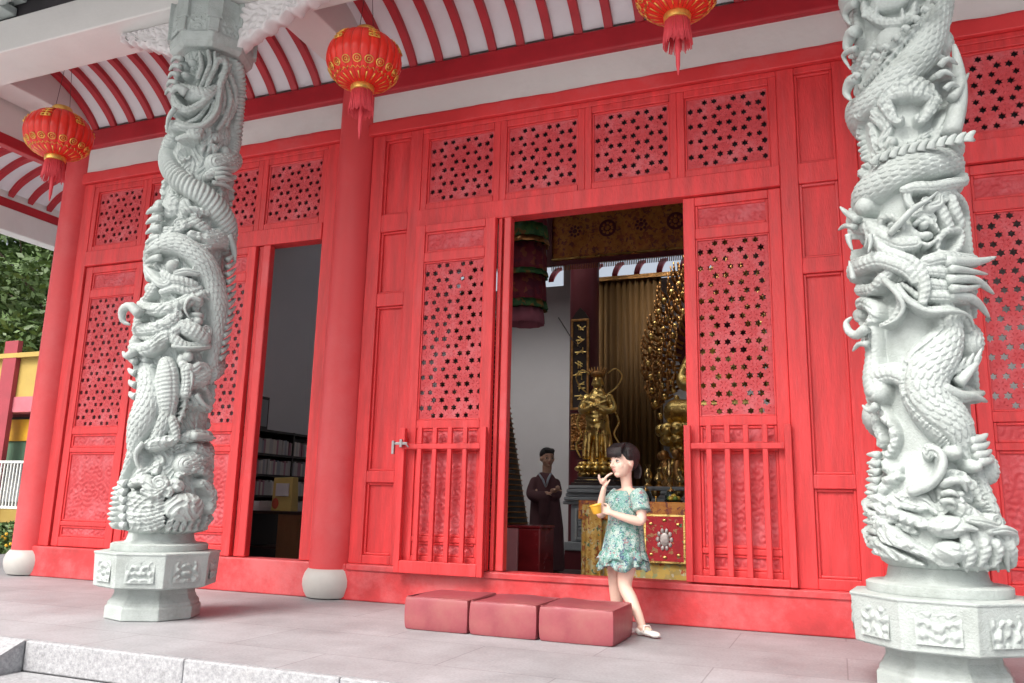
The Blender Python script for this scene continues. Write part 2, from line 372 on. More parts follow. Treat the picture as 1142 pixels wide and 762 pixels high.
# folded-back leaf edge and jamb posts
MB().box(-2.365, -2.335, 5.545, 5.60, .275, 2.947).build('door_post', 'redwood', T, bevel=.004)
MB().box(-2.31, -2.25, 5.52, 5.60, .275, 2.947).build('door_post', 'red', T, bevel=.01)
lt = MB().box(-3.12, -3.00, 5.385, 5.397, 1.17, 1.19); lt.box(-3.125, -3.105, 5.375, 5.40, 1.10, 1.20); lt.box(-3.06, -3.04, 5.378, 5.398, 1.15, 1.21)
lt.tube([(-3.02, 5.38, 1.18), (-2.99, 5.372, 1.165), (-2.98, 5.378, 1.15)], .006, 8); lt.build('latch', 'metal', dl, bevel=.002)
# left bay
f = MB()
for a, b in [(-6.95, -6.80), (-4.02, -3.86)]: f.box(a, b, YF, YF+.12, .273, 3.82)
f.box(-6.80, -4.02, YF-.012, YF+.118, 2.95, 3.10); f.box(-6.80, -4.02, YF+.002, YF+.118, 3.78, 3.82)
f.build('wall_frame', 'redwood', T, bevel=.006)
transom(-6.80, -4.02, 4)
door_leaf(-6.79, -6.05, YF+.02, 0, None, 3); door_leaf(-6.03, -5.36, YF+.02, 0, None, 4); door_leaf(-5.34, -4.69, YF-.03, 0, None, 5)
MB().box(-4.68, -4.64, 5.56, 5.64, .275, 2.947).build('door_post', 'redwood', T, bevel=.004)
MB().box(-4.62, -4.54, 5.53, 5.60, .275, 2.947).build('door_post', 'red', T, bevel=.01)
# right bay
f = MB()
for a, b in [(.58, .80), (3.60, 3.9)]: f.box(a, b, YF, YF+.12, .273, 3.82)
f.box(.80, 3.60, YF-.012, YF+.118, 2.95, 3.10); f.box(.80, 3.60, YF+.002, YF+.118, 3.78, 3.82)
f.build('wall_frame', 'redwood', T, bevel=.006)
transom(.80, 3.60, 4)
for i in range(4): door_leaf(.805+.7*i, 1.495+.7*i, YF+.02, 0, None, 6+i)
# head rail, white frieze, purlin
def wavy_band(x0, x1, y0, y1, zb, zt, amp, n=120):    # hand-brushed lower edge
    vs = []; fs = []
    for i in range(n+1):
        x = x0+(x1-x0)*i/n; dz = amp*noise.noise(Vector((x*1.7, zb, 3)))+amp*.4*noise.noise(Vector((x*7, zb, 1)))
        vs += [(x, y0, zb+dz), (x, y0, zt), (x, y1, zt), (x, y1, zb+dz)]
    for i in range(n):
        a = i*4; fs += [(a, a+4, a+5, a+1), (a+1, a+5, a+6, a+2), (a+3, a+2, a+6, a+7), (a, a+3, a+7, a+4)]
    fs += [(0,1,2,3), (n*4+3, n*4+2, n*4+1, n*4)]
    return MB().add(vs, fs)
MB().box(-6.95, 3.9, YF-.035, YF+.13, 3.822, 3.93).build('head_rail', 'red', T, bevel=.008)
MB().box(-6.95, 3.9, YF+.0, YF+.13, 3.931, 4.22).build('frieze', 'white', T)
wavy_band(-6.95, 3.9, YF-.006, YF-.001, 3.90, 3.96, .0).v
tr = MB()
vs = []; fs = []; n = 260
for i in range(n+1):
    x = -6.95+10.85*i/n; dz = .018*noise.noise(Vector((x*1.3, 0, 3)))+.008*noise.noise(Vector((x*6, 0, 1)))
    vs += [(x, YF-.005, 3.928), (x, YF-.005, 3.955+dz)]
for i in range(n): a = 2*i; fs.append((a, a+2, a+3, a+1))
tr.add(vs, fs); tr.build('painted_edge', 'red', T)
MB().box(-7.25, 3.9, YF-.06, YF+.10, 4.20, 4.39).build('purlin', 'redrafter', T, bevel=.02, seg=3)
MB().box(-7.25, 3.9, YF+.10, YF+.30, 4.22, 5.6).build('upper_wall', 'white', T)
# red columns on drum bases
for (cx, cy, r_) in [(-7.08, 5.62, .165), (-3.735, 5.60, .172), (.41, 5.60, .175)]:
    c = MB().lathe([(r_*1.03, .20), (r_*1.02, 1.2), (r_, 2.6), (r_*.96, 4.42)], 48, (cx, cy, 0)).build('column', 'redplaster', T, 'auto')
    pr = [(.15, .002), (.185, .012), (.208, .05), (.222, .10), (.222, .145), (.208, .19), (.185, .222), (.17, .228)]
    MB().lathe([(a*.99, b) for a, b in pr], 48, (cx, cy, 0)).build('column_base', 'marble', c, 'auto')
# vaulted porch ceiling
prof = spline([(5.53, 4.37), (5.42, 4.49), (5.22, 4.63), (4.98, 4.73), (4.72, 4.765), (4.48, 4.74), (4.30, 4.67)], 5)
def arc_rafter(x0, x1, dz, th, pr=prof):
    vs = []; fs = []
    for (y, z) in pr: vs += [(x0, y, z+dz), (x1, y, z+dz), (x1, y, z+dz+th), (x0, y, z+dz+th)]
    for i in range(len(pr)-1):
        a = 4*i; fs += [(a, a+4, a+5, a+1), (a+1, a+5, a+6, a+2), (a+2, a+6, a+7, a+3), (a+3, a+7, a+4, a)]
    fs += [(0,1,2,3), ((len(pr)-1)*4+3, (len(pr)-1)*4+2, (len(pr)-1)*4+1, (len(pr)-1)*4)]
    return MB().add(vs, fs)
arc_rafter(-7.25, 3.9, .055, .02).build('ceiling', 'ceil', T, 'auto')
rm = arc_rafter(-.034, .034, 0, .058).mesh('rafter'); rm.materials.append(M['redrafter'])
x = -6.86
while x < 1.9:
    if abs(x+3.735) > .2 and abs(x-.41) > .2:
        o = link('rafter', rm, None, T, False, .004); o.location = (x, 0, 0)
    x += .245
# cross beams, outer beam, eave
for cx in (-7.07, -3.735, .41): MB().box(cx-.17, cx+.17, 4.352, 5.50, 4.44, 4.85).build('cross_beam', 'white', T, bevel=.01)
MB().box(-10.5, 6, 3.96, 4.35, 4.235, 4.53).build('outer_beam', 'white', T, bevel=.01)
MB().box(-10.5, 6, 4.0, 4.32, 4.531, 4.9).build('upper_beam', 'dark', T)
ev = MB(); ev.add([(-11,4.1,4.98),(6.5,4.1,4.98),(6.5,2.1,4.74),(-11,2.1,4.74),(-11,4.1,5.10),(6.5,4.1,5.10),(6.5,2.1,4.86),(-11,2.1,4.86)],[(0,1,2,3),(7,6,5,4),(3,2,6,7),(0,4,5,1),(1,5,6,2),(0,3,7,4)])
ev.build('eave', 'dark', T)  # unseen front reach deepened and lowered to shade the upper wall
rf = MB()
for q_ in ((-11, -6.8, 4.1, 7.2), (-3.9, 6.5, 4.1, 7.2), (-6.8, -3.9, 4.1, 6.1), (-11, 6.5, 7.2, 9.2), (-11, -6.6, 9.2, 10.2), (5.2, 6.5, 9.2, 10.2), (-11, 6.5, 10.2, 12.6)): rf.box(*q_, 5.2, 5.4)  # two unseen openings left in the slab, added to bring daylight into the hall
rf.build('roof', 'dark', T)
for bx in (-6.15, -2.0):
    b = MB()
    for k in range(3): b.box(bx-.12-.1*k, bx+.12+.1*k, 3.80-.10*k, 3.99, 4.56+.10*k, 4.63+.10*k)
    for k in (-1, 1): b.tube([(bx+k*.12, 3.84, 4.62), (bx+k*.3, 3.78, 4.60), (bx+k*.4, 3.76, 4.67), (bx+k*.33, 3.75, 4.73)], [.05, .06, .05, .03], 10)
    b.build('eave_bracket', 'stone', T, 'auto', bevel=.01)
# side veranda ceiling left of the corner column
MB().box(-7.36, -7.26, 4.36, 12, 4.02, 4.13).build('side_purlin', 'redrafter', T, bevel=.01)
MB().box(-7.34, -7.27, 4.36, 12, 4.131, 5.1).build('side_fascia', 'white', T)
MB().box(-8.76, -8.64, 4.36, 12, 3.93, 4.04).build('side_purlin', 'redrafter', T, bevel=.01)
MB().box(-8.90, -8.645, 4.36, 12, 4.041, 5.1).build('side_fascia', 'white', T)
MB().box(-8.80, -8.62, 4.36, 12, 3.66, 3.929).build('side_beam', 'white', T, bevel=.01)
sp_ = spline([(-7.37, 4.10), (-7.5, 4.20), (-7.75, 4.30), (-8.0, 4.33), (-8.25, 4.29), (-8.5, 4.18), (-8.63, 4.06)], 4)
def side_rafter(y0, y1, dz, th):
    vs = []; fs = []
    for (x_, z) in sp_: vs += [(x_, y0, z+dz), (x_, y1, z+dz), (x_, y1, z+dz+th), (x_, y0, z+dz+th)]
    for i in range(len(sp_)-1):
        a = 4*i; fs += [(a, a+1, a+5, a+4), (a+1, a+2, a+6, a+5), (a+2, a+3, a+7, a+6), (a+3, a, a+4, a+7)]
    e = (len(sp_)-1)*4; fs += [(3,2,1,0), (e, e+1, e+2, e+3)]
    return MB().add(vs, fs)
side_rafter(4.36, 12, .055, .02).build('side_ceiling', 'ceil', T, 'auto')
sm_ = side_rafter(-.034, .034, 0, .058).mesh('rafter'); sm_.materials.append(M['redrafter'])
y = 4.5
while y < 9.5:
    o = link('side_rafter', sm_, None, T, False, .004); o.location = (0, y, 0); y += .245
# hall interior shell
MB().box(-7.2, -7.05, 5.68, 12.2, .021, 5.1).build('side_wall', 'hallwall', T)
sw = MB().box(5.8, 5.95, 5.68, 12.2, .021, 5.1)
sw.build('side_wall', 'hallwall', T)
bw = MB(); bw.box(-7.049, 5.8, 12.0, 12.2, .021, 4.23); bw.box(-7.049, 5.8, 12.0, 12.2, 4.62, 5.1)
for a, b in [(-7.049, -5.9), (-3.95, -3.75), (-1.6, 5.8)]: bw.box(a, b, 12.0, 12.2, 4.231, 4.619)
bw.build('back_wall', 'hallwall', T)
hc_ = MB()
for q_ in ((-7.049, -6.6, 9.2, 10.2), (5.2, 5.8, 9.2, 10.2), (-7.049, 5.8, 7.2, 9.2), (-7.049, 5.8, 10.2, 12.0), (-7.049, -6.8, 6.1, 7.2), (-3.9, 5.8, 6.1, 7.2), (-7.049, 5.8, 5.86, 6.1)): hc_.box(*q_, 4.9, 5.1)  # ceiling gaps follow the added roof openings that brighten the hall
M['brownceil'] = mat('hall_ceiling_wood', (.30, .22, .18), .7); hc_.build('hall_ceiling', 'brownceil', T)
rp_ = [(17.75-y_, z_) for y_, z_ in prof]
rr_ = arc_rafter(-.045, .045, 0, .058, rp_[:14]).mesh('rafter'); rr_.materials.append(M['redrafter'])
for k_ in range(9): link('rear_rafter', rr_, None, T, False, .004).location = (-4.6+.36*k_, 0, 0)
MB().box(3.91, 5.95, 5.55, 5.7, .02, 5.1).build('front_wall', 'hallwall', T)
# ================================================================ carved dragon columns: relief on a stone shaft
RELIEF_R = [
('T','d','scale',0.85,0.0,[(350.5,3.531,0.1074),(351.0,3.321,0.1069),(323.1,3.093,0.0993),(298.5,2.917,0.0976),(274.5,2.827,0.0889),(249.4,2.763,0.0813),(221.6,2.721,0.0744),(178.4,2.71,0.0734)]),
('T','d','saw',0.9,0.02,[(319.1,3.28,0.0261),(307.7,3.146,0.0301),(286.6,3.019,0.0298),(268.3,2.944,0.0256),(246.2,2.862,0.0259),(220.7,2.819,0.022)]),
('T','d','smooth',1.0,0.03,[(227.0,3.229,0.0223),(238.4,3.152,0.0308),(249.7,3.104,0.0261),(260.5,3.082,0.0259),(272.9,3.073,0.0257),(283.1,3.091,0.03),(292.4,3.133,0.0214)]),
('T','d','smooth',1.0,0.05,[(231.9,3.162,0.0177),(231.8,3.231,0.0133)]),
('T','d','smooth',1.0,0.05,[(285.8,3.085,0.0171),(288.8,3.152,0.0129)]),
('T','d','smooth',1.0,0.05,[(244.0,3.115,0.0131),(246.8,3.168,0.0088)]),
('T','d','smooth',1.0,0.05,[(274.7,3.071,0.0129),(274.6,3.129,0.0086)]),
('B','d',259.4,3.002,0.095,0.069,0.045),
('B','d',262.3,3.205,0.113,0.061,0.07),
('B','d',248.1,3.327,0.079,0.062,0.08),
('B','d',284.4,3.283,0.078,0.061,0.08),
('T','d','smooth',0.9,0.01,[(238.3,3.006,0.0262),(223.5,2.967,0.0221),(206.2,2.912,0.018),(199.6,2.855,0.0135)]),
('T','d','smooth',0.9,0.01,[(249.2,2.937,0.0216),(238.5,2.886,0.0174),(223.7,2.832,0.0132)]),
('T','d','smooth',0.9,0.01,[(268.0,2.926,0.0213),(264.8,2.882,0.0128),(255.2,2.838,0.0086)]),
('T','d','smooth',0.9,0.02,[(225.8,3.307,0.0269),(210.3,3.225,0.0272),(211.0,3.098,0.0225),(200.2,3.026,0.0182)]),
('T','d','smooth',0.9,0.01,[(212.1,2.996,0.0224),(196.8,2.936,0.0227),(207.5,2.811,0.0178)]),
('T','c','smooth',0.5,0.045,[(244.8,2.705,0.0342),(260.6,2.72,0.0551),(275.5,2.721,0.0589),(290.6,2.703,0.0545),(305.4,2.672,0.0335)]),
('T','c','smooth',0.55,0.045,[(247.2,2.673,0.0384),(252.0,2.62,0.0297),(256.7,2.573,0.0211),(262.6,2.558,0.0126),(265.4,2.573,0.0126)]),
('T','c','smooth',0.55,0.045,[(303.9,2.653,0.0377),(296.5,2.599,0.0292),(288.0,2.553,0.0208),(281.6,2.55,0.0125),(281.1,2.573,0.0125)]),
('X',272.2,2.505,0.058,0.042,0.02),
('T','d','smooth',0.8,0.03,[(351.0,3.049,0.022),(350.7,2.937,0.0305),(350.7,2.803,0.0389),(351.1,2.695,0.0519),(319.0,2.552,0.0377),(304.4,2.473,0.0207)]),
('T','d','smooth',1,0.05,[(306.5,2.773,0.0169),(320.6,2.806,0.017),(337.7,2.815,0.0129)]),
('T','d','smooth',1,0.05,[(314.1,2.882,0.017),(326.5,2.88,0.0171),(351.2,2.89,0.0131)]),
('X',313.5,2.706,0.025,0.034,0.03),
('B','c',187.2,2.77,0.036,0.036,0.05),
('B','c',207.8,2.675,0.035,0.031,0.06),
('B','c',186.7,2.688,0.027,0.027,0.05),
('T','c','curl',0.8,0.01,[(232.3,2.639,0.0431),(246.2,2.546,0.0339),(238.7,2.503,0.0298)]),
('T','c','smooth',0.8,0.01,[(221.7,2.589,0.0304),(227.4,2.485,0.0258),(218.4,2.419,0.0216)]),
('T','c','curl',0.8,0.01,[(249.8,2.473,0.0337),(243.6,2.436,0.0254),(228.7,2.428,0.0257)]),
('T','c','curl',0.8,0.01,[(316.4,2.563,0.0251),(329.0,2.542,0.0253),(351.2,2.542,0.0215)]),
('T','c','curl',0.8,0.01,[(289.5,2.477,0.0207),(303.0,2.508,0.0208)]),
('T','c','ridge',0.8,0.0,[(190.3,2.656,0.0225),(193.1,2.553,0.0268),(200.9,2.443,0.0265),(191.0,2.367,0.0222)]),
('T','d','saw',1.2,0.025,[(350.7,2.497,0.017),(330.8,2.486,0.0252),(303.9,2.45,0.0249),(286.1,2.442,0.0248),(271.0,2.429,0.0249),(258.0,2.423,0.0251),(244.2,2.412,0.0211),(230.2,2.379,0.0171)]),
('T','d','scale',0.85,0.005,[(350.0,2.286,0.0585),(350.9,2.378,0.0679),(316.4,2.362,0.0746),(291.8,2.344,0.0782),(270.3,2.328,0.0826),(249.1,2.307,0.0877),(226.1,2.277,0.0852),(192.8,2.251,0.075),(178.7,2.158,0.0537),(179.1,2.066,0.0357)]),
('B','h',211.7,2.187,0.056,0.052,0.09),
('B','h',178.4,2.202,0.04,0.036,0.09),
('B','h',202.0,2.116,0.052,0.043,0.1),
('T','h','smooth',1,0.07,[(178.8,2.229,0.009),(178.4,2.198,0.0179),(197.9,2.145,0.0218)]),
('T','h','smooth',0.9,0.06,[(203.8,2.104,0.0432),(227.9,2.051,0.0378),(242.4,1.994,0.0372),(256.1,1.952,0.0408),(267.8,1.945,0.0324)]),
('B','h',251.3,1.982,0.074,0.045,0.085),
('T','h','smooth',1,0.075,[(237.6,2.057,0.0125),(240.0,2.084,0.0166),(249.3,2.083,0.0165),(257.5,2.045,0.0164),(258.8,2.018,0.0123)]),
('B','h',248.9,2.053,0.037,0.025,0.075),
('T','h','smooth',0.9,0.05,[(252.6,2.067,0.0206),(262.3,2.025,0.0204),(271.7,1.985,0.0203),(283.6,1.982,0.0161)]),
('B','h',280.1,1.983,0.036,0.024,0.075),
('T','h','smooth',1,0.07,[(271.2,1.952,0.0081),(279.3,1.932,0.0121),(288.4,1.957,0.0081)]),
('T','h','smooth',1,0.065,[(269.2,2.038,0.0102),(278.0,2.06,0.0142),(286.2,2.033,0.0142),(291.0,1.999,0.0081)]),
('B','h',278.4,2.03,0.024,0.02,0.085),
('T','h','smooth',0.9,0.055,[(289.6,1.923,0.0121),(292.2,1.965,0.0161),(300.7,2.001,0.0162),(314.8,2.017,0.0163),(322.9,1.998,0.0163),(315.1,1.932,0.0162),(300.4,1.891,0.0121),(291.1,1.906,0.0121)]),
('T','h','smooth',1,0.07,[(224.9,2.082,0.0253),(229.8,2.031,0.0251),(233.1,1.974,0.025),(241.4,1.927,0.0247),(252.6,1.895,0.0245),(263.2,1.867,0.0243),(270.1,1.826,0.0241),(273.4,1.775,0.024),(273.4,1.721,0.0239),(270.9,1.668,0.0199)]),
('T','h','smooth',0.9,0.065,[(178.4,1.887,0.0397),(189.4,1.907,0.0435),(215.9,1.899,0.0422),(234.9,1.894,0.0414),(249.5,1.859,0.0408),(260.0,1.818,0.0323),(265.1,1.77,0.0201)]),
('T','h','rope',0.5,0.085,[(225.8,1.935,0.0126),(240.7,1.888,0.0123),(252.8,1.848,0.0122),(260.8,1.814,0.0121)]),
('T','h','smooth',0.9,0.05,[(178.5,1.824,0.022),(191.4,1.797,0.0302),(218.8,1.774,0.0293),(232.3,1.803,0.033),(241.7,1.828,0.0246)]),
('X',205.0,2.003,0.052,0.043,0.07),
('X',224.9,1.954,0.025,0.017,0.05),
('X',233.1,1.725,0.058,0.049,0.04),
('T','h','smooth',1,0.075,[(178.4,2.174,0.0179),(178.4,2.118,0.0134),(178.2,2.079,0.0067)]),
('T','h','smooth',1,0.075,[(222.0,2.059,0.0169),(222.4,2.014,0.0127),(217.6,1.977,0.0063)]),
('T','h','smooth',1,0.07,[(178.2,1.922,0.0132),(178.3,1.978,0.0133),(178.3,2.015,0.0066)]),
('T','h','smooth',1,0.05,[(235.2,1.791,0.0165),(245.1,1.749,0.0203),(250.4,1.695,0.0202),(247.9,1.646,0.0202),(240.0,1.606,0.0162),(227.5,1.591,0.0123)]),
('T','h','smooth',1,0.045,[(246.1,1.756,0.0163),(254.0,1.705,0.0202),(263.4,1.663,0.024),(276.1,1.634,0.0238),(289.7,1.633,0.0237),(305.0,1.628,0.0238),(318.9,1.602,0.0199),(325.2,1.557,0.012)]),
('T','h','smooth',1,0.04,[(252.4,1.769,0.0121),(259.6,1.739,0.0161),(267.3,1.702,0.016)]),
('T','h','smooth',1,0.055,[(255.7,1.817,0.0081),(262.0,1.788,0.0121),(269.5,1.735,0.012),(270.4,1.693,0.008)]),
('T','h','smooth',0.9,0.06,[(278.1,1.857,0.0321),(294.2,1.873,0.0361),(316.1,1.874,0.0323),(351.0,1.896,0.029),(350.2,1.892,0.0164)]),
('T','h','smooth',0.9,0.055,[(277.4,1.815,0.028),(294.8,1.807,0.032),(316.3,1.79,0.0281),(351.1,1.795,0.0206),(350.5,1.751,0.0123)]),
('T','h','smooth',0.9,0.05,[(278.1,1.757,0.028),(295.6,1.749,0.0279),(318.7,1.775,0.0241),(350.9,1.827,0.0165)]),
('T','h','smooth',0.9,0.045,[(275.5,1.7,0.0279),(294.6,1.699,0.0318),(316.3,1.699,0.028),(351.0,1.692,0.0205),(350.8,1.64,0.0122)]),
('T','h','smooth',0.9,0.05,[(301.2,1.833,0.012),(323.2,1.82,0.0162),(350.8,1.843,0.0124),(350.4,1.805,0.0082)]),
('T','h','smooth',0.9,0.05,[(281.0,1.732,0.012),(298.9,1.725,0.0159),(323.8,1.745,0.0161),(351.0,1.735,0.0123)]),
('T','h','smooth',1,0.06,[(261.7,2.207,0.0206),(273.6,2.212,0.0287),(289.3,2.209,0.0286),(305.6,2.227,0.0287),(334.4,2.267,0.025),(345.6,2.314,0.0169)]),
('T','h','curl',1,0.05,[(264.8,2.191,0.0206),(265.8,2.143,0.0205),(273.7,2.108,0.0163),(284.3,2.127,0.0163)]),
('T','h','smooth',1,0.05,[(288.9,2.187,0.0163),(300.4,2.181,0.0204),(317.6,2.209,0.0164)]),
('T','h','curl',1,0.06,[(284.0,2.11,0.0285),(293.4,2.127,0.0244),(296.0,2.162,0.0163)]),
('T','h','curl',1,0.05,[(269.9,2.08,0.0163),(278.4,2.085,0.0203),(287.0,2.076,0.0162)]),
('T','h','smooth',1,0.05,[(296.3,2.128,0.0244),(300.3,2.078,0.0284),(305.5,2.029,0.0243)]),
('T','h','smooth',1,0.055,[(311.0,2.16,0.0245),(314.5,2.102,0.0286),(321.4,2.048,0.0245)]),
('T','h','smooth',1,0.05,[(314.5,2.198,0.0164),(334.5,2.174,0.0166),(351.1,2.125,0.0168),(351.2,2.029,0.0167),(351.1,1.928,0.0166)]),
('T','h','smooth',0.8,0.03,[(332.6,1.677,0.0161),(344.1,1.562,0.0202),(340.1,1.436,0.02),(341.0,1.315,0.0159),(343.6,1.252,0.0119)]),
('T','c','curl',1,0.04,[(205.3,1.607,0.0295),(217.3,1.638,0.0333),(216.9,1.681,0.0334),(200.4,1.725,0.0341),(178.5,1.737,0.0306),(178.8,1.698,0.0219)]),
('B','c',178.1,1.686,0.048,0.044,0.085),
('T','d','smooth',1,0.03,[(209.1,1.612,0.0377),(208.8,1.535,0.0418),(208.3,1.45,0.0458),(209.4,1.365,0.062),(213.9,1.296,0.0656)]),
('T','d','smooth',1,0.03,[(215.4,1.362,0.0534),(234.2,1.371,0.0483),(248.4,1.344,0.0516)]),
('T','c','curl',1,0.04,[(178.8,1.644,0.0218),(178.5,1.608,0.0261),(178.1,1.589,0.0217)]),
('T','c','smooth',1,0.03,[(178.8,1.511,0.0087),(178.4,1.537,0.0173),(192.5,1.541,0.017)]),
('T','c','smooth',1,0.03,[(178.5,1.323,0.0214),(198.1,1.264,0.0292),(208.9,1.22,0.0246),(195.4,1.198,0.0125)]),
('T','c','smooth',1,0.03,[(209.7,1.249,0.0247),(217.1,1.188,0.0244),(227.9,1.135,0.024),(231.1,1.079,0.0239),(226.0,1.032,0.0199),(217.9,0.986,0.0201),(224.2,0.938,0.0238),(234.0,0.906,0.0157)]),
('T','c','curl',1,0.03,[(199.9,1.179,0.0207),(206.4,1.127,0.0246),(211.4,1.068,0.0162)]),
('T','c','curl',0.9,0.02,[(206.7,1.013,0.0163),(217.2,0.955,0.02),(226.1,0.922,0.0198)]),
('T','d','belly',0.85,0.0,[(294.2,1.679,0.0516),(300.5,1.611,0.0673),(300.8,1.53,0.0788),(286.3,1.448,0.1058),(270.2,1.37,0.1215),(266.5,1.291,0.1212),(272.5,1.22,0.1165),(283.8,1.165,0.1157),(293.9,1.112,0.1076),(300.1,1.052,0.0843),(309.0,0.992,0.0574),(318.1,0.926,0.046),(325.4,0.836,0.0459),(332.2,0.732,0.0421),(335.7,0.627,0.0381)]),
('T','d','saw',1.2,0.03,[(277.2,1.306,0.0117),(287.7,1.337,0.0234),(301.3,1.37,0.0273),(318.4,1.408,0.0236),(334.2,1.44,0.012)]),
('T','d','smooth',0.9,0.05,[(286.4,1.266,0.0194),(300.5,1.245,0.0233),(316.4,1.257,0.0234),(342.2,1.284,0.0119)]),
('T','d','smooth',0.9,0.03,[(305.6,1.293,0.0195),(323.1,1.283,0.0196),(343.0,1.248,0.0119)]),
('T','d','smooth',1.1,0.04,[(298.5,1.067,0.0384),(313.0,1.054,0.0346),(328.2,1.065,0.0233),(336.4,1.087,0.0117)]),
('T','d','smooth',1,0.04,[(317.4,1.032,0.027),(329.6,1.012,0.0194),(339.7,1.045,0.0078)]),
('B','d',287.6,1.008,0.038,0.034,0.1),
('B','d',305.9,0.954,0.034,0.031,0.09),
('T','c','smooth',1,0.02,[(265.8,1.0,0.0269),(264.6,1.023,0.0231),(272.5,1.027,0.023),(276.6,0.989,0.023),(275.9,0.943,0.0229),(270.5,0.902,0.0229),(260.6,0.871,0.023),(247.3,0.844,0.0232),(234.3,0.813,0.0234)]),
('B','c',280.7,0.857,0.053,0.053,0.06),
('T','c','smooth',1,0.03,[(272.2,0.816,0.0114),(273.8,0.868,0.0152),(280.1,0.913,0.0152),(290.3,0.926,0.0152),(300.7,0.904,0.0152),(307.7,0.856,0.0152),(310.5,0.797,0.0152)]),
('T','c','smooth',1,0.06,[(276.3,0.876,0.0114),(284.6,0.891,0.019),(293.0,0.888,0.019),(297.8,0.859,0.0114)]),
('T','c','smooth',1,0.06,[(278.8,0.839,0.0114),(286.9,0.836,0.0151)]),
('T','c','smooth',1,0.06,[(278.3,0.809,0.0114),(286.4,0.81,0.0151)]),
('T','c','smooth',1,0.03,[(281.4,0.802,0.034),(290.6,0.766,0.0377),(302.5,0.73,0.0339)]),
('T','w','ridge',0.9,0.01,[(191.5,0.993,0.029),(178.1,0.921,0.0335),(178.2,0.839,0.0333),(178.2,0.757,0.0291),(178.3,0.656,0.0248)]),
('T','w','curl',1,0.03,[(222.9,0.875,0.0278),(214.4,0.829,0.032),(218.4,0.774,0.0317)]),
('B','w',225.5,0.891,0.032,0.024,0.07),
('B','w',214.0,0.813,0.032,0.028,0.07),
('B','w',225.9,0.798,0.028,0.02,0.06),
('T','w','curl',0.8,0.02,[(232.3,0.813,0.0235),(243.0,0.791,0.0271),(254.3,0.777,0.023)]),
('T','w','curl',0.8,0.02,[(250.1,0.814,0.0192),(259.5,0.8,0.0229),(268.2,0.763,0.019)]),
('T','w','curl',0.9,0.03,[(202.1,0.742,0.0242),(214.6,0.72,0.0238),(228.8,0.729,0.0235)]),
('T','w','rope',0.8,0.04,[(231.2,0.752,0.0234),(243.7,0.731,0.0231),(256.4,0.71,0.0228)]),
('B','w',276.4,0.698,0.075,0.049,0.09),
('B','w',276.2,0.596,0.064,0.049,0.085),
('T','h','smooth',1,0.08,[(279.3,0.683,0.0113),(286.0,0.699,0.015),(292.6,0.692,0.0113)]),
('B','h',303.0,0.664,0.053,0.053,0.07),
('B','h',320.8,0.635,0.045,0.053,0.06),
('T','h','curl',1,0.07,[(289.9,0.729,0.015),(298.6,0.722,0.0226),(310.4,0.708,0.0188)]),
('T','h','curl',1,0.07,[(305.5,0.686,0.015),(317.3,0.694,0.0227),(333.9,0.679,0.0191)]),
('T','h','smooth',1,0.06,[(300.5,0.642,0.0187),(301.3,0.591,0.0187),(298.4,0.548,0.0112)]),
('T','h','smooth',1,0.06,[(310.8,0.642,0.0188),(314.1,0.592,0.0187),(312.8,0.548,0.0112)]),
('T','h','smooth',1,0.06,[(327.3,0.635,0.0227),(334.9,0.576,0.0228),(351.1,0.521,0.0154)]),
('T','h','smooth',1,0.06,[(288.0,0.634,0.0187),(290.2,0.576,0.0186),(287.9,0.54,0.0112)]),
('T','w','smooth',0.9,0.045,[(186.7,0.798,0.0124),(213.4,0.727,0.0159),(238.8,0.647,0.0154),(258.3,0.585,0.0151),(270.6,0.537,0.0112)]),
('T','w','smooth',0.9,0.045,[(196.3,0.774,0.0122),(219.5,0.709,0.0158),(242.1,0.637,0.0153),(260.6,0.58,0.0151),(272.1,0.537,0.0112)]),
('T','w','smooth',0.9,0.045,[(202.4,0.75,0.0121),(224.9,0.69,0.0157),(245.4,0.626,0.0153),(262.8,0.575,0.015),(273.6,0.537,0.0112)]),
('T','w','smooth',0.9,0.045,[(207.2,0.727,0.012),(229.8,0.672,0.0156),(248.5,0.616,0.0152),(265.0,0.57,0.015),(275.2,0.538,0.0112)]),
('T','w','smooth',0.9,0.045,[(211.3,0.704,0.0119),(234.3,0.654,0.0155),(251.6,0.605,0.0152),(267.2,0.565,0.015),(276.7,0.538,0.0112)]),
('T','w','smooth',0.9,0.045,[(215.0,0.681,0.0119),(238.6,0.636,0.0154),(254.6,0.595,0.0151),(269.4,0.56,0.015),(278.3,0.538,0.0112)]),
('T','w','smooth',0.9,0.045,[(218.4,0.658,0.0118),(242.7,0.618,0.0153),(257.6,0.585,0.0151),(271.6,0.555,0.015),(279.8,0.538,0.0112)]),
('T','w','smooth',0.9,0.045,[(221.5,0.636,0.0118),(246.6,0.6,0.0152),(260.5,0.574,0.0151),(273.8,0.55,0.0149),(281.4,0.539,0.0112)]),
('T','w','smooth',0.9,0.04,[(186.6,0.669,0.0123),(215.0,0.619,0.0158),(237.4,0.565,0.0154),(253.6,0.533,0.0113)]),
('T','w','smooth',0.9,0.04,[(193.3,0.646,0.0122),(219.7,0.605,0.0157),(240.8,0.558,0.0153),(253.6,0.533,0.0113)]),
('T','w','smooth',0.9,0.04,[(197.8,0.624,0.0121),(224.0,0.591,0.0156),(244.2,0.552,0.0152),(253.6,0.533,0.0113)]),
('T','w','smooth',0.9,0.04,[(201.4,0.601,0.012),(228.0,0.577,0.0155),(247.4,0.545,0.0152),(253.6,0.533,0.0113)]),
('T','w','smooth',0.9,0.04,[(204.6,0.578,0.012),(231.8,0.563,0.0154),(250.5,0.539,0.0151),(253.6,0.533,0.0113)]),
('T','w','smooth',0.9,0.04,[(282.1,0.575,0.0112),(292.9,0.54,0.0149),(312.1,0.526,0.0112)]),
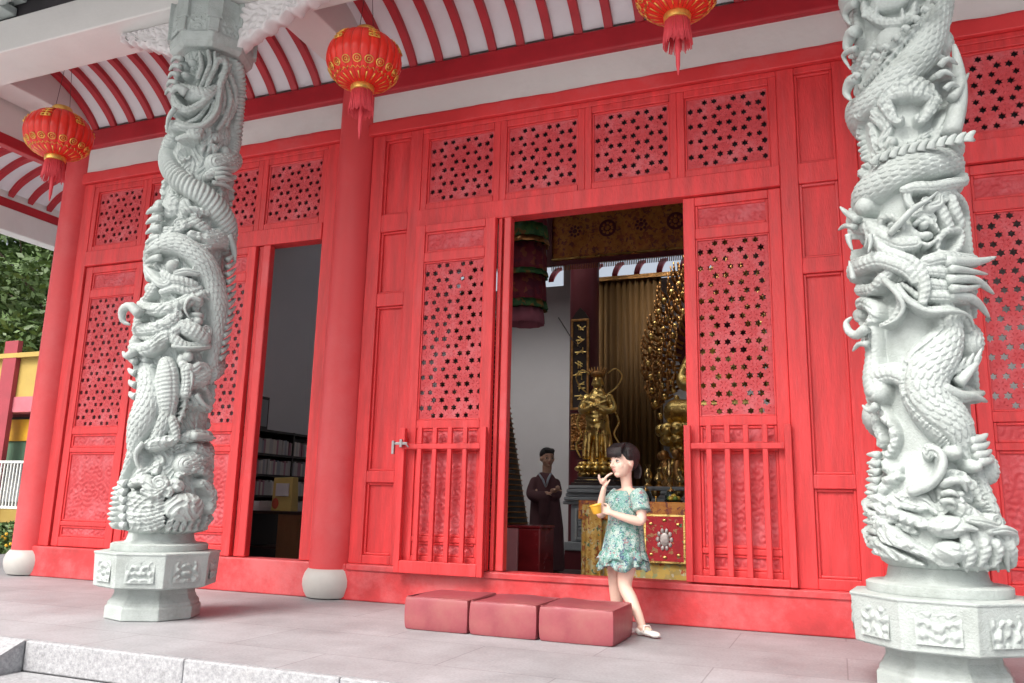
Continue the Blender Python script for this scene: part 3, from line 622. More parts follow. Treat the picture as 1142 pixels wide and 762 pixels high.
('T','w','smooth',0.9,0.04,[(286.8,0.568,0.0112),(297.3,0.54,0.0149),(312.1,0.526,0.0112)]),
('T','w','smooth',0.9,0.04,[(291.6,0.562,0.0112),(302.0,0.541,0.0149),(312.1,0.526,0.0112)]),
('T','w','smooth',0.9,0.04,[(296.7,0.555,0.0112),(307.0,0.541,0.0149),(312.1,0.526,0.0112)])]
RELIEF_L = [
('T','h','smooth',0.9,0.05,[(260.9,3.544,0.0312),(280.5,3.496,0.0433),(298.4,3.476,0.0494),(314.3,3.487,0.0434),(324.0,3.539,0.0249)]),
('B','h',294.7,3.454,0.086,0.043,0.08),
('B','h',267.7,3.349,0.043,0.043,0.09),
('B','h',261.5,3.708,0.044,0.038,0.07),
('B','h',252.1,3.638,0.038,0.038,0.07),
('B','h',250.9,3.544,0.031,0.044,0.07),
('B','h',274.0,3.614,0.037,0.031,0.08),
('B','h',281.0,3.72,0.037,0.031,0.06),
('T','h','smooth',0.9,0.06,[(260.0,3.451,0.0311),(270.6,3.373,0.0371),(287.5,3.34,0.0307),(303.1,3.384,0.0247),(315.1,3.447,0.0186)]),
('T','h','smooth',1,0.04,[(307.5,3.808,0.0157),(312.1,3.716,0.0187),(306.5,3.602,0.0186),(300.2,3.517,0.0124)]),
('T','h','smooth',1,0.04,[(318.4,3.805,0.0157),(320.6,3.698,0.0188),(312.6,3.566,0.0186),(308.7,3.495,0.0124)]),
('T','h','smooth',1,0.04,[(294.2,3.787,0.0156),(299.1,3.693,0.0187),(295.7,3.596,0.0186)]),
('T','h','smooth',1,0.05,[(320.9,3.685,0.0188),(323.8,3.744,0.0251),(333.5,3.76,0.0252),(337.6,3.712,0.0253),(331.6,3.646,0.0188)]),
('T','h','smooth',1,0.05,[(343.0,3.75,0.019),(335.8,3.653,0.0252),(330.8,3.549,0.025),(331.4,3.455,0.0249),(330.4,3.372,0.0249),(323.7,3.296,0.0247),(311.4,3.243,0.0246),(293.1,3.221,0.0245),(271.3,3.233,0.0246)]),
('T','h','smooth',1,0.03,[(319.8,3.479,0.0186),(313.6,3.392,0.0185),(302.2,3.304,0.0184),(286.5,3.261,0.0184)]),
('T','h','smooth',1,0.03,[(326.0,3.447,0.0187),(322.3,3.361,0.0186),(313.2,3.285,0.0185)]),
('T','h','smooth',1,0.02,[(338.8,3.659,0.0189),(350.5,3.586,0.0253),(356.9,3.489,0.0254),(349.2,3.364,0.0251),(338.6,3.264,0.0187)]),
('T','h','smooth',1,0.02,[(347.5,3.704,0.019),(3.4,3.629,0.0256),(12.5,3.524,0.0257),(4.2,3.395,0.0191)]),
('T','h','smooth',1,0.02,[(337.0,3.601,0.0189),(344.0,3.504,0.0189),(341.9,3.391,0.0188)]),
('T','h','smooth',1,0.02,[(359.2,3.55,0.0191),(4.6,3.451,0.0191),(354.0,3.319,0.0189)]),
('T','d','rope',0.9,0.01,[(357.8,3.882,0.045),(13.3,3.793,0.0518),(29.7,3.677,0.0588),(30.5,3.523,0.0585),(30.1,3.382,0.0582),(37.0,3.271,0.0518),(15.5,3.105,0.0444)]),
('T','h','smooth',1,0.055,[(254.4,3.236,0.0309),(274.8,3.231,0.0368),(290.6,3.208,0.0367),(302.3,3.178,0.0367),(307.1,3.2,0.0306)]),
('T','h','smooth',1,0.06,[(277.6,3.131,0.0183),(292.0,3.149,0.0244),(305.5,3.153,0.0306)]),
('X',281.3,3.051,0.079,0.049,0.05),
('T','c','smooth',0.8,0.02,[(310.1,3.242,0.0246),(316.1,3.148,0.0245),(315.0,3.075,0.0183)]),
('T','c','smooth',0.8,0.02,[(320.8,3.239,0.0246),(326.6,3.16,0.0246),(325.7,3.073,0.0184)]),
('B','c',334.4,3.191,0.037,0.037,0.05),
('B','c',334.7,3.112,0.031,0.031,0.05),
('B','c',240.7,3.242,0.031,0.025,0.06),
('B','c',227.1,3.324,0.025,0.025,0.05),
('T','d','rope',0.9,0.015,[(267.8,3.229,0.0307),(245.5,3.174,0.0496),(227.0,3.111,0.0563),(250.0,2.983,0.0675),(275.1,2.872,0.0727),(300.0,2.8,0.0724),(324.7,2.747,0.0788),(346.4,2.684,0.0857),(7.8,2.612,0.0867),(24.7,2.534,0.0751),(34.1,2.442,0.0503)]),
('B','d',359.9,3.115,0.05,0.05,0.05),
('T','h','smooth',1,0.05,[(337.9,2.906,0.0184),(349.5,2.95,0.0248),(4.0,2.988,0.025),(19.3,3.031,0.019)]),
('T','h','smooth',1,0.05,[(344.8,2.877,0.0185),(357.9,2.911,0.0249),(16.0,2.957,0.0189)]),
('T','h','smooth',1,0.05,[(336.5,2.969,0.0184),(347.9,3.013,0.0248),(354.3,3.038,0.0187)]),
('T','d','smooth',1,0.03,[(326.9,2.892,0.0305),(340.2,2.935,0.0431),(352.5,2.968,0.0372)]),
('B','c',271.4,2.656,0.084,0.084,0.05),
('B','c',295.7,2.64,0.06,0.084,0.035),
('T','c','curl',0.8,0.03,[(238.7,2.698,0.0367),(227.2,2.632,0.0368),(227.0,2.558,0.0368)]),
('B','c',227.2,2.555,0.037,0.031,0.06),
('B','c',227.2,2.477,0.037,0.031,0.06),
('T','c','curl',0.8,0.03,[(251.7,2.505,0.0302),(276.8,2.477,0.0358),(293.9,2.488,0.0298)]),
('T','c','curl',0.8,0.04,[(301.2,2.515,0.0299),(313.4,2.547,0.036),(327.0,2.52,0.0361),(341.9,2.486,0.0303)]),
('T','c','curl',0.9,0.04,[(312.7,2.458,0.0299),(328.6,2.446,0.036),(348.9,2.457,0.0365),(13.7,2.465,0.0248)]),
('B','c',314.8,2.598,0.042,0.03,0.05),
('T','c','smooth',0.8,0.04,[(298.9,2.615,0.024),(314.0,2.636,0.0241),(330.1,2.625,0.0242)]),
('T','c','smooth',0.8,0.03,[(345.5,2.465,0.0364),(8.6,2.458,0.037),(42.0,2.454,0.0316),(41.8,2.377,0.0189)]),
('T','c','curl',0.8,0.04,[(306.2,2.405,0.0238),(322.2,2.378,0.0299),(335.4,2.39,0.0301)]),
('T','d','scale',0.85,0.02,[(227.1,2.2,0.0423),(227.2,2.287,0.0606),(243.4,2.368,0.0723),(272.8,2.391,0.0774),(293.5,2.389,0.0772),(312.5,2.352,0.0773),(332.2,2.287,0.0838),(349.3,2.192,0.0843),(1.5,2.081,0.0847),(10.1,1.966,0.0788),(10.0,1.841,0.0664),(8.0,1.705,0.054),(8.0,1.583,0.0478)]),
('T','d','saw',1.1,0.0,[(42.0,2.348,0.0252),(41.9,2.225,0.0314),(41.8,2.097,0.0313),(41.7,1.969,0.0311),(41.8,1.822,0.0248),(41.9,1.683,0.0185)]),
('B','h',290.7,2.228,0.041,0.047,0.09),
('T','h','smooth',0.9,0.04,[(279.0,2.179,0.0295),(291.4,2.142,0.0353),(307.2,2.134,0.0354),(322.7,2.118,0.0296)]),
('T','h','smooth',0.9,0.04,[(267.0,2.134,0.0295),(261.2,2.075,0.0355),(248.6,2.022,0.0356)]),
('T','h','curl',0.9,0.05,[(298.4,2.18,0.0236),(310.8,2.197,0.0296),(323.7,2.193,0.0238)]),
('T','h','smooth',0.9,0.04,[(279.3,2.057,0.0235),(298.1,2.082,0.0294),(316.2,2.065,0.0295),(331.0,2.1,0.0238)]),
('T','h','curl',0.9,0.05,[(240.7,2.238,0.03),(262.1,2.161,0.0296),(278.0,2.106,0.0294)]),
('B','h',227.0,2.115,0.042,0.042,0.05),
('T','c','smooth',0.9,0.04,[(227.5,2.02,0.0359),(252.1,1.959,0.0414),(282.7,1.936,0.0468),(303.4,1.963,0.0468),(319.8,2.019,0.0412),(337.2,2.069,0.0298),(352.2,2.083,0.018)]),
('T','c','smooth',0.9,0.05,[(228.1,1.926,0.0356),(227.8,1.856,0.0475),(227.1,1.829,0.0477),(270.8,1.806,0.0466),(293.4,1.841,0.0466),(304.8,1.903,0.035)]),
('T','c','curl',0.9,0.05,[(228.3,1.947,0.0296),(228.0,2.0,0.0357),(227.5,1.983,0.0359),(227.1,1.927,0.0299)]),
('T','c','smooth',0.9,0.05,[(228.1,1.805,0.0355),(227.7,1.725,0.0532),(243.8,1.674,0.0529),(274.6,1.687,0.0522),(290.4,1.745,0.0464),(304.7,1.796,0.0291)]),
('T','c','smooth',0.9,0.04,[(227.8,1.675,0.0354),(227.2,1.633,0.0414),(258.9,1.608,0.0349)]),
('T','h','smooth',0.9,0.05,[(227.1,1.793,0.0179),(265.6,1.748,0.0175),(286.8,1.781,0.0174),(299.1,1.818,0.0175)]),
('B','h',331.7,2.009,0.036,0.036,0.07),
('T','h','smooth',1,0.05,[(317.4,1.957,0.0117),(322.3,2.021,0.0177),(332.1,2.052,0.0178),(343.8,2.038,0.0119)]),
('B','h',331.1,1.917,0.047,0.024,0.08),
('B','h',332.1,1.876,0.035,0.035,0.085),
('T','h','smooth',0.9,0.05,[(313.8,1.835,0.0409),(327.1,1.806,0.0586),(341.5,1.768,0.0531)]),
('T','h','curl',0.9,0.06,[(317.3,1.789,0.0233),(330.4,1.772,0.0293),(346.8,1.796,0.0237)]),
('T','h','smooth',1,0.05,[(303.3,1.748,0.0348),(316.7,1.705,0.0349),(331.9,1.708,0.0293),(348.7,1.725,0.0296)]),
('T','h','smooth',1,0.05,[(304.7,1.796,0.0349),(316.0,1.848,0.0292),(322.9,1.876,0.0235)]),
('B','h',324.4,1.638,0.035,0.041,0.08),
('T','h','curl',0.9,0.05,[(319.5,1.577,0.029),(330.3,1.547,0.0349),(340.2,1.588,0.0293)]),
('T','h','smooth',0.9,0.05,[(325.0,1.556,0.0406),(326.8,1.474,0.0347),(326.2,1.393,0.0346)]),
('B','h',316.3,1.611,0.029,0.046,0.06),
('T','d','smooth',0.9,0.03,[(297.1,1.581,0.0519),(299.7,1.524,0.069),(301.6,1.443,0.0746),(303.7,1.351,0.0686),(304.4,1.271,0.0513)]),
('T','d','scale',0.9,0.02,[(227.2,1.633,0.0414),(251.0,1.564,0.0583),(267.9,1.477,0.0749),(274.4,1.383,0.086),(274.1,1.291,0.0971),(267.0,1.2,0.097),(258.6,1.11,0.0799),(250.6,1.02,0.0571),(238.2,0.93,0.0401),(227.0,0.852,0.0346)]),
('T','d','saw',1,0.0,[(227.3,1.572,0.0236),(227.3,1.454,0.0294),(227.1,1.349,0.0293),(242.3,1.286,0.0232)]),
('T','d','belly',0.8,0.02,[(305.5,1.328,0.0572),(302.7,1.236,0.0626),(294.9,1.144,0.051),(289.2,1.065,0.0452)]),
('T','d','saw',0.9,0.03,[(321.6,1.484,0.0289),(326.2,1.393,0.0288),(327.0,1.3,0.0288),(320.4,1.206,0.0286),(312.1,1.147,0.0171)]),
('T','d','smooth',1,0.05,[(312.7,1.227,0.0285),(317.6,1.171,0.0285),(321.2,1.115,0.0228),(318.4,1.081,0.0114)]),
('T','c','smooth',0.7,0.03,[(329.9,1.118,0.0229),(345.8,1.134,0.0404),(6.3,1.142,0.0411),(42.0,1.143,0.0302)]),
('T','c','smooth',0.9,0.03,[(336.7,1.386,0.0174),(349.3,1.345,0.0233),(4.4,1.318,0.0236)]),
('T','c','smooth',0.9,0.02,[(352.5,1.465,0.0235),(9.7,1.416,0.0238),(18.2,1.349,0.0179)]),
('T','c','smooth',0.9,0.02,[(25.9,1.474,0.0181),(27.6,1.39,0.0241),(20.1,1.314,0.0179)]),
('X',342.5,1.435,0.029,0.035,0.03),
('X',3.3,1.531,0.03,0.059,0.03),
('X',280.3,0.985,0.039,0.056,0.04),
('T','c','smooth',1,0.04,[(262.6,1.064,0.0227),(268.9,0.996,0.017),(272.9,0.929,0.0169),(280.6,0.874,0.0168),(292.0,0.853,0.0168)]),
('T','c','smooth',1,0.03,[(283.8,1.064,0.0396),(299.1,1.077,0.0452),(313.3,1.091,0.0397)]),
('X',320.4,1.047,0.068,0.045,0.03),
('T','w','curl',0.9,0.04,[(354.1,1.057,0.0348),(15.9,1.028,0.0412),(42.0,0.963,0.036)]),
('T','w','curl',0.9,0.04,[(343.8,0.985,0.0287),(357.8,0.931,0.0347),(23.7,0.89,0.0354)]),
('B','w',3.4,0.99,0.041,0.035,0.08),
('B','w',348.5,0.918,0.04,0.029,0.07),
('B','w',18.1,0.866,0.035,0.035,0.06),
('T','w','rope',0.9,0.03,[(330.3,0.881,0.0227),(339.4,0.939,0.0286),(346.1,1.008,0.023)]),
('T','w','ridge',0.9,0.03,[(227.2,0.806,0.0402),(227.2,0.727,0.0401),(227.1,0.649,0.0399),(227.0,0.571,0.0399)]),
('T','w','curl',0.9,0.05,[(266.5,0.818,0.0281),(284.4,0.841,0.0336),(298.4,0.798,0.0336)]),
('T','w','curl',0.9,0.05,[(288.9,0.775,0.0223),(301.9,0.755,0.0279),(310.7,0.789,0.0224)]),
('B','w',307.5,0.822,0.034,0.028,0.07),
('B','w',272.3,0.752,0.034,0.028,0.06),
('B','w',340.3,0.681,0.124,0.091,0.08),
('B','w',326.9,0.813,0.056,0.045,0.06),
('T','w','smooth',0.9,0.05,[(4.9,0.83,0.0347),(24.2,0.763,0.0411),(22.4,0.671,0.035)]),
('B','w',41.8,0.601,0.036,0.047,0.06),
('T','w','smooth',0.9,0.04,[(227.1,0.772,0.0115),(269.1,0.746,0.0168),(292.6,0.732,0.0167),(311.4,0.756,0.0112)]),
('T','w','smooth',0.9,0.04,[(236.8,0.747,0.0114),(270.1,0.719,0.0168),(293.2,0.707,0.0167),(312.0,0.733,0.0112)]),
('T','w','smooth',0.9,0.04,[(247.9,0.723,0.0113),(271.0,0.692,0.0168),(293.8,0.682,0.0167),(312.5,0.71,0.0112)]),
('T','w','smooth',0.9,0.04,[(255.0,0.698,0.0112),(271.9,0.664,0.0167),(294.5,0.657,0.0167),(313.0,0.687,0.0112)]),
('T','w','smooth',0.9,0.04,[(260.6,0.674,0.0112),(272.9,0.637,0.0167),(295.1,0.632,0.0167),(313.5,0.664,0.0112)]),
('T','w','smooth',0.9,0.04,[(265.5,0.65,0.0112),(273.8,0.61,0.0167),(295.7,0.607,0.0166),(314.1,0.641,0.0112)]),
('T','w','smooth',0.9,0.04,[(270.0,0.626,0.0111),(274.6,0.583,0.0167),(296.4,0.582,0.0166),(314.6,0.618,0.0111)]),
('T','w','smooth',0.9,0.04,[(274.0,0.602,0.0111),(275.5,0.556,0.0166),(297.0,0.557,0.0166),(315.1,0.595,0.0111)]),
('T','w','smooth',0.9,0.04,[(277.8,0.578,0.0111),(276.4,0.529,0.0166),(297.6,0.533,0.0166),(315.6,0.573,0.0111)]),
('T','w','smooth',0.9,0.03,[(326.2,0.631,0.0112),(322.7,0.576,0.0195),(322.6,0.527,0.0167)]),
('T','w','smooth',0.9,0.03,[(334.4,0.626,0.0112),(331.6,0.571,0.0196),(331.8,0.527,0.0168)]),
('T','w','smooth',0.9,0.03,[(343.2,0.62,0.0113),(341.0,0.565,0.0197),(341.7,0.527,0.0169)]),
('T','w','smooth',0.9,0.03,[(353.0,0.615,0.0114),(351.5,0.56,0.0199),(352.8,0.526,0.017)]),
('T','w','smooth',0.9,0.03,[(4.2,0.62,0.0115),(4.5,0.542,0.02),(7.2,0.503,0.0172)]),
('T','w','smooth',0.9,0.03,[(19.9,0.625,0.0116),(22.9,0.545,0.0203),(31.6,0.499,0.0175)]),
('T','w','smooth',0.9,0.03,[(41.9,0.629,0.0119),(41.8,0.549,0.0207),(41.7,0.497,0.0177)])]
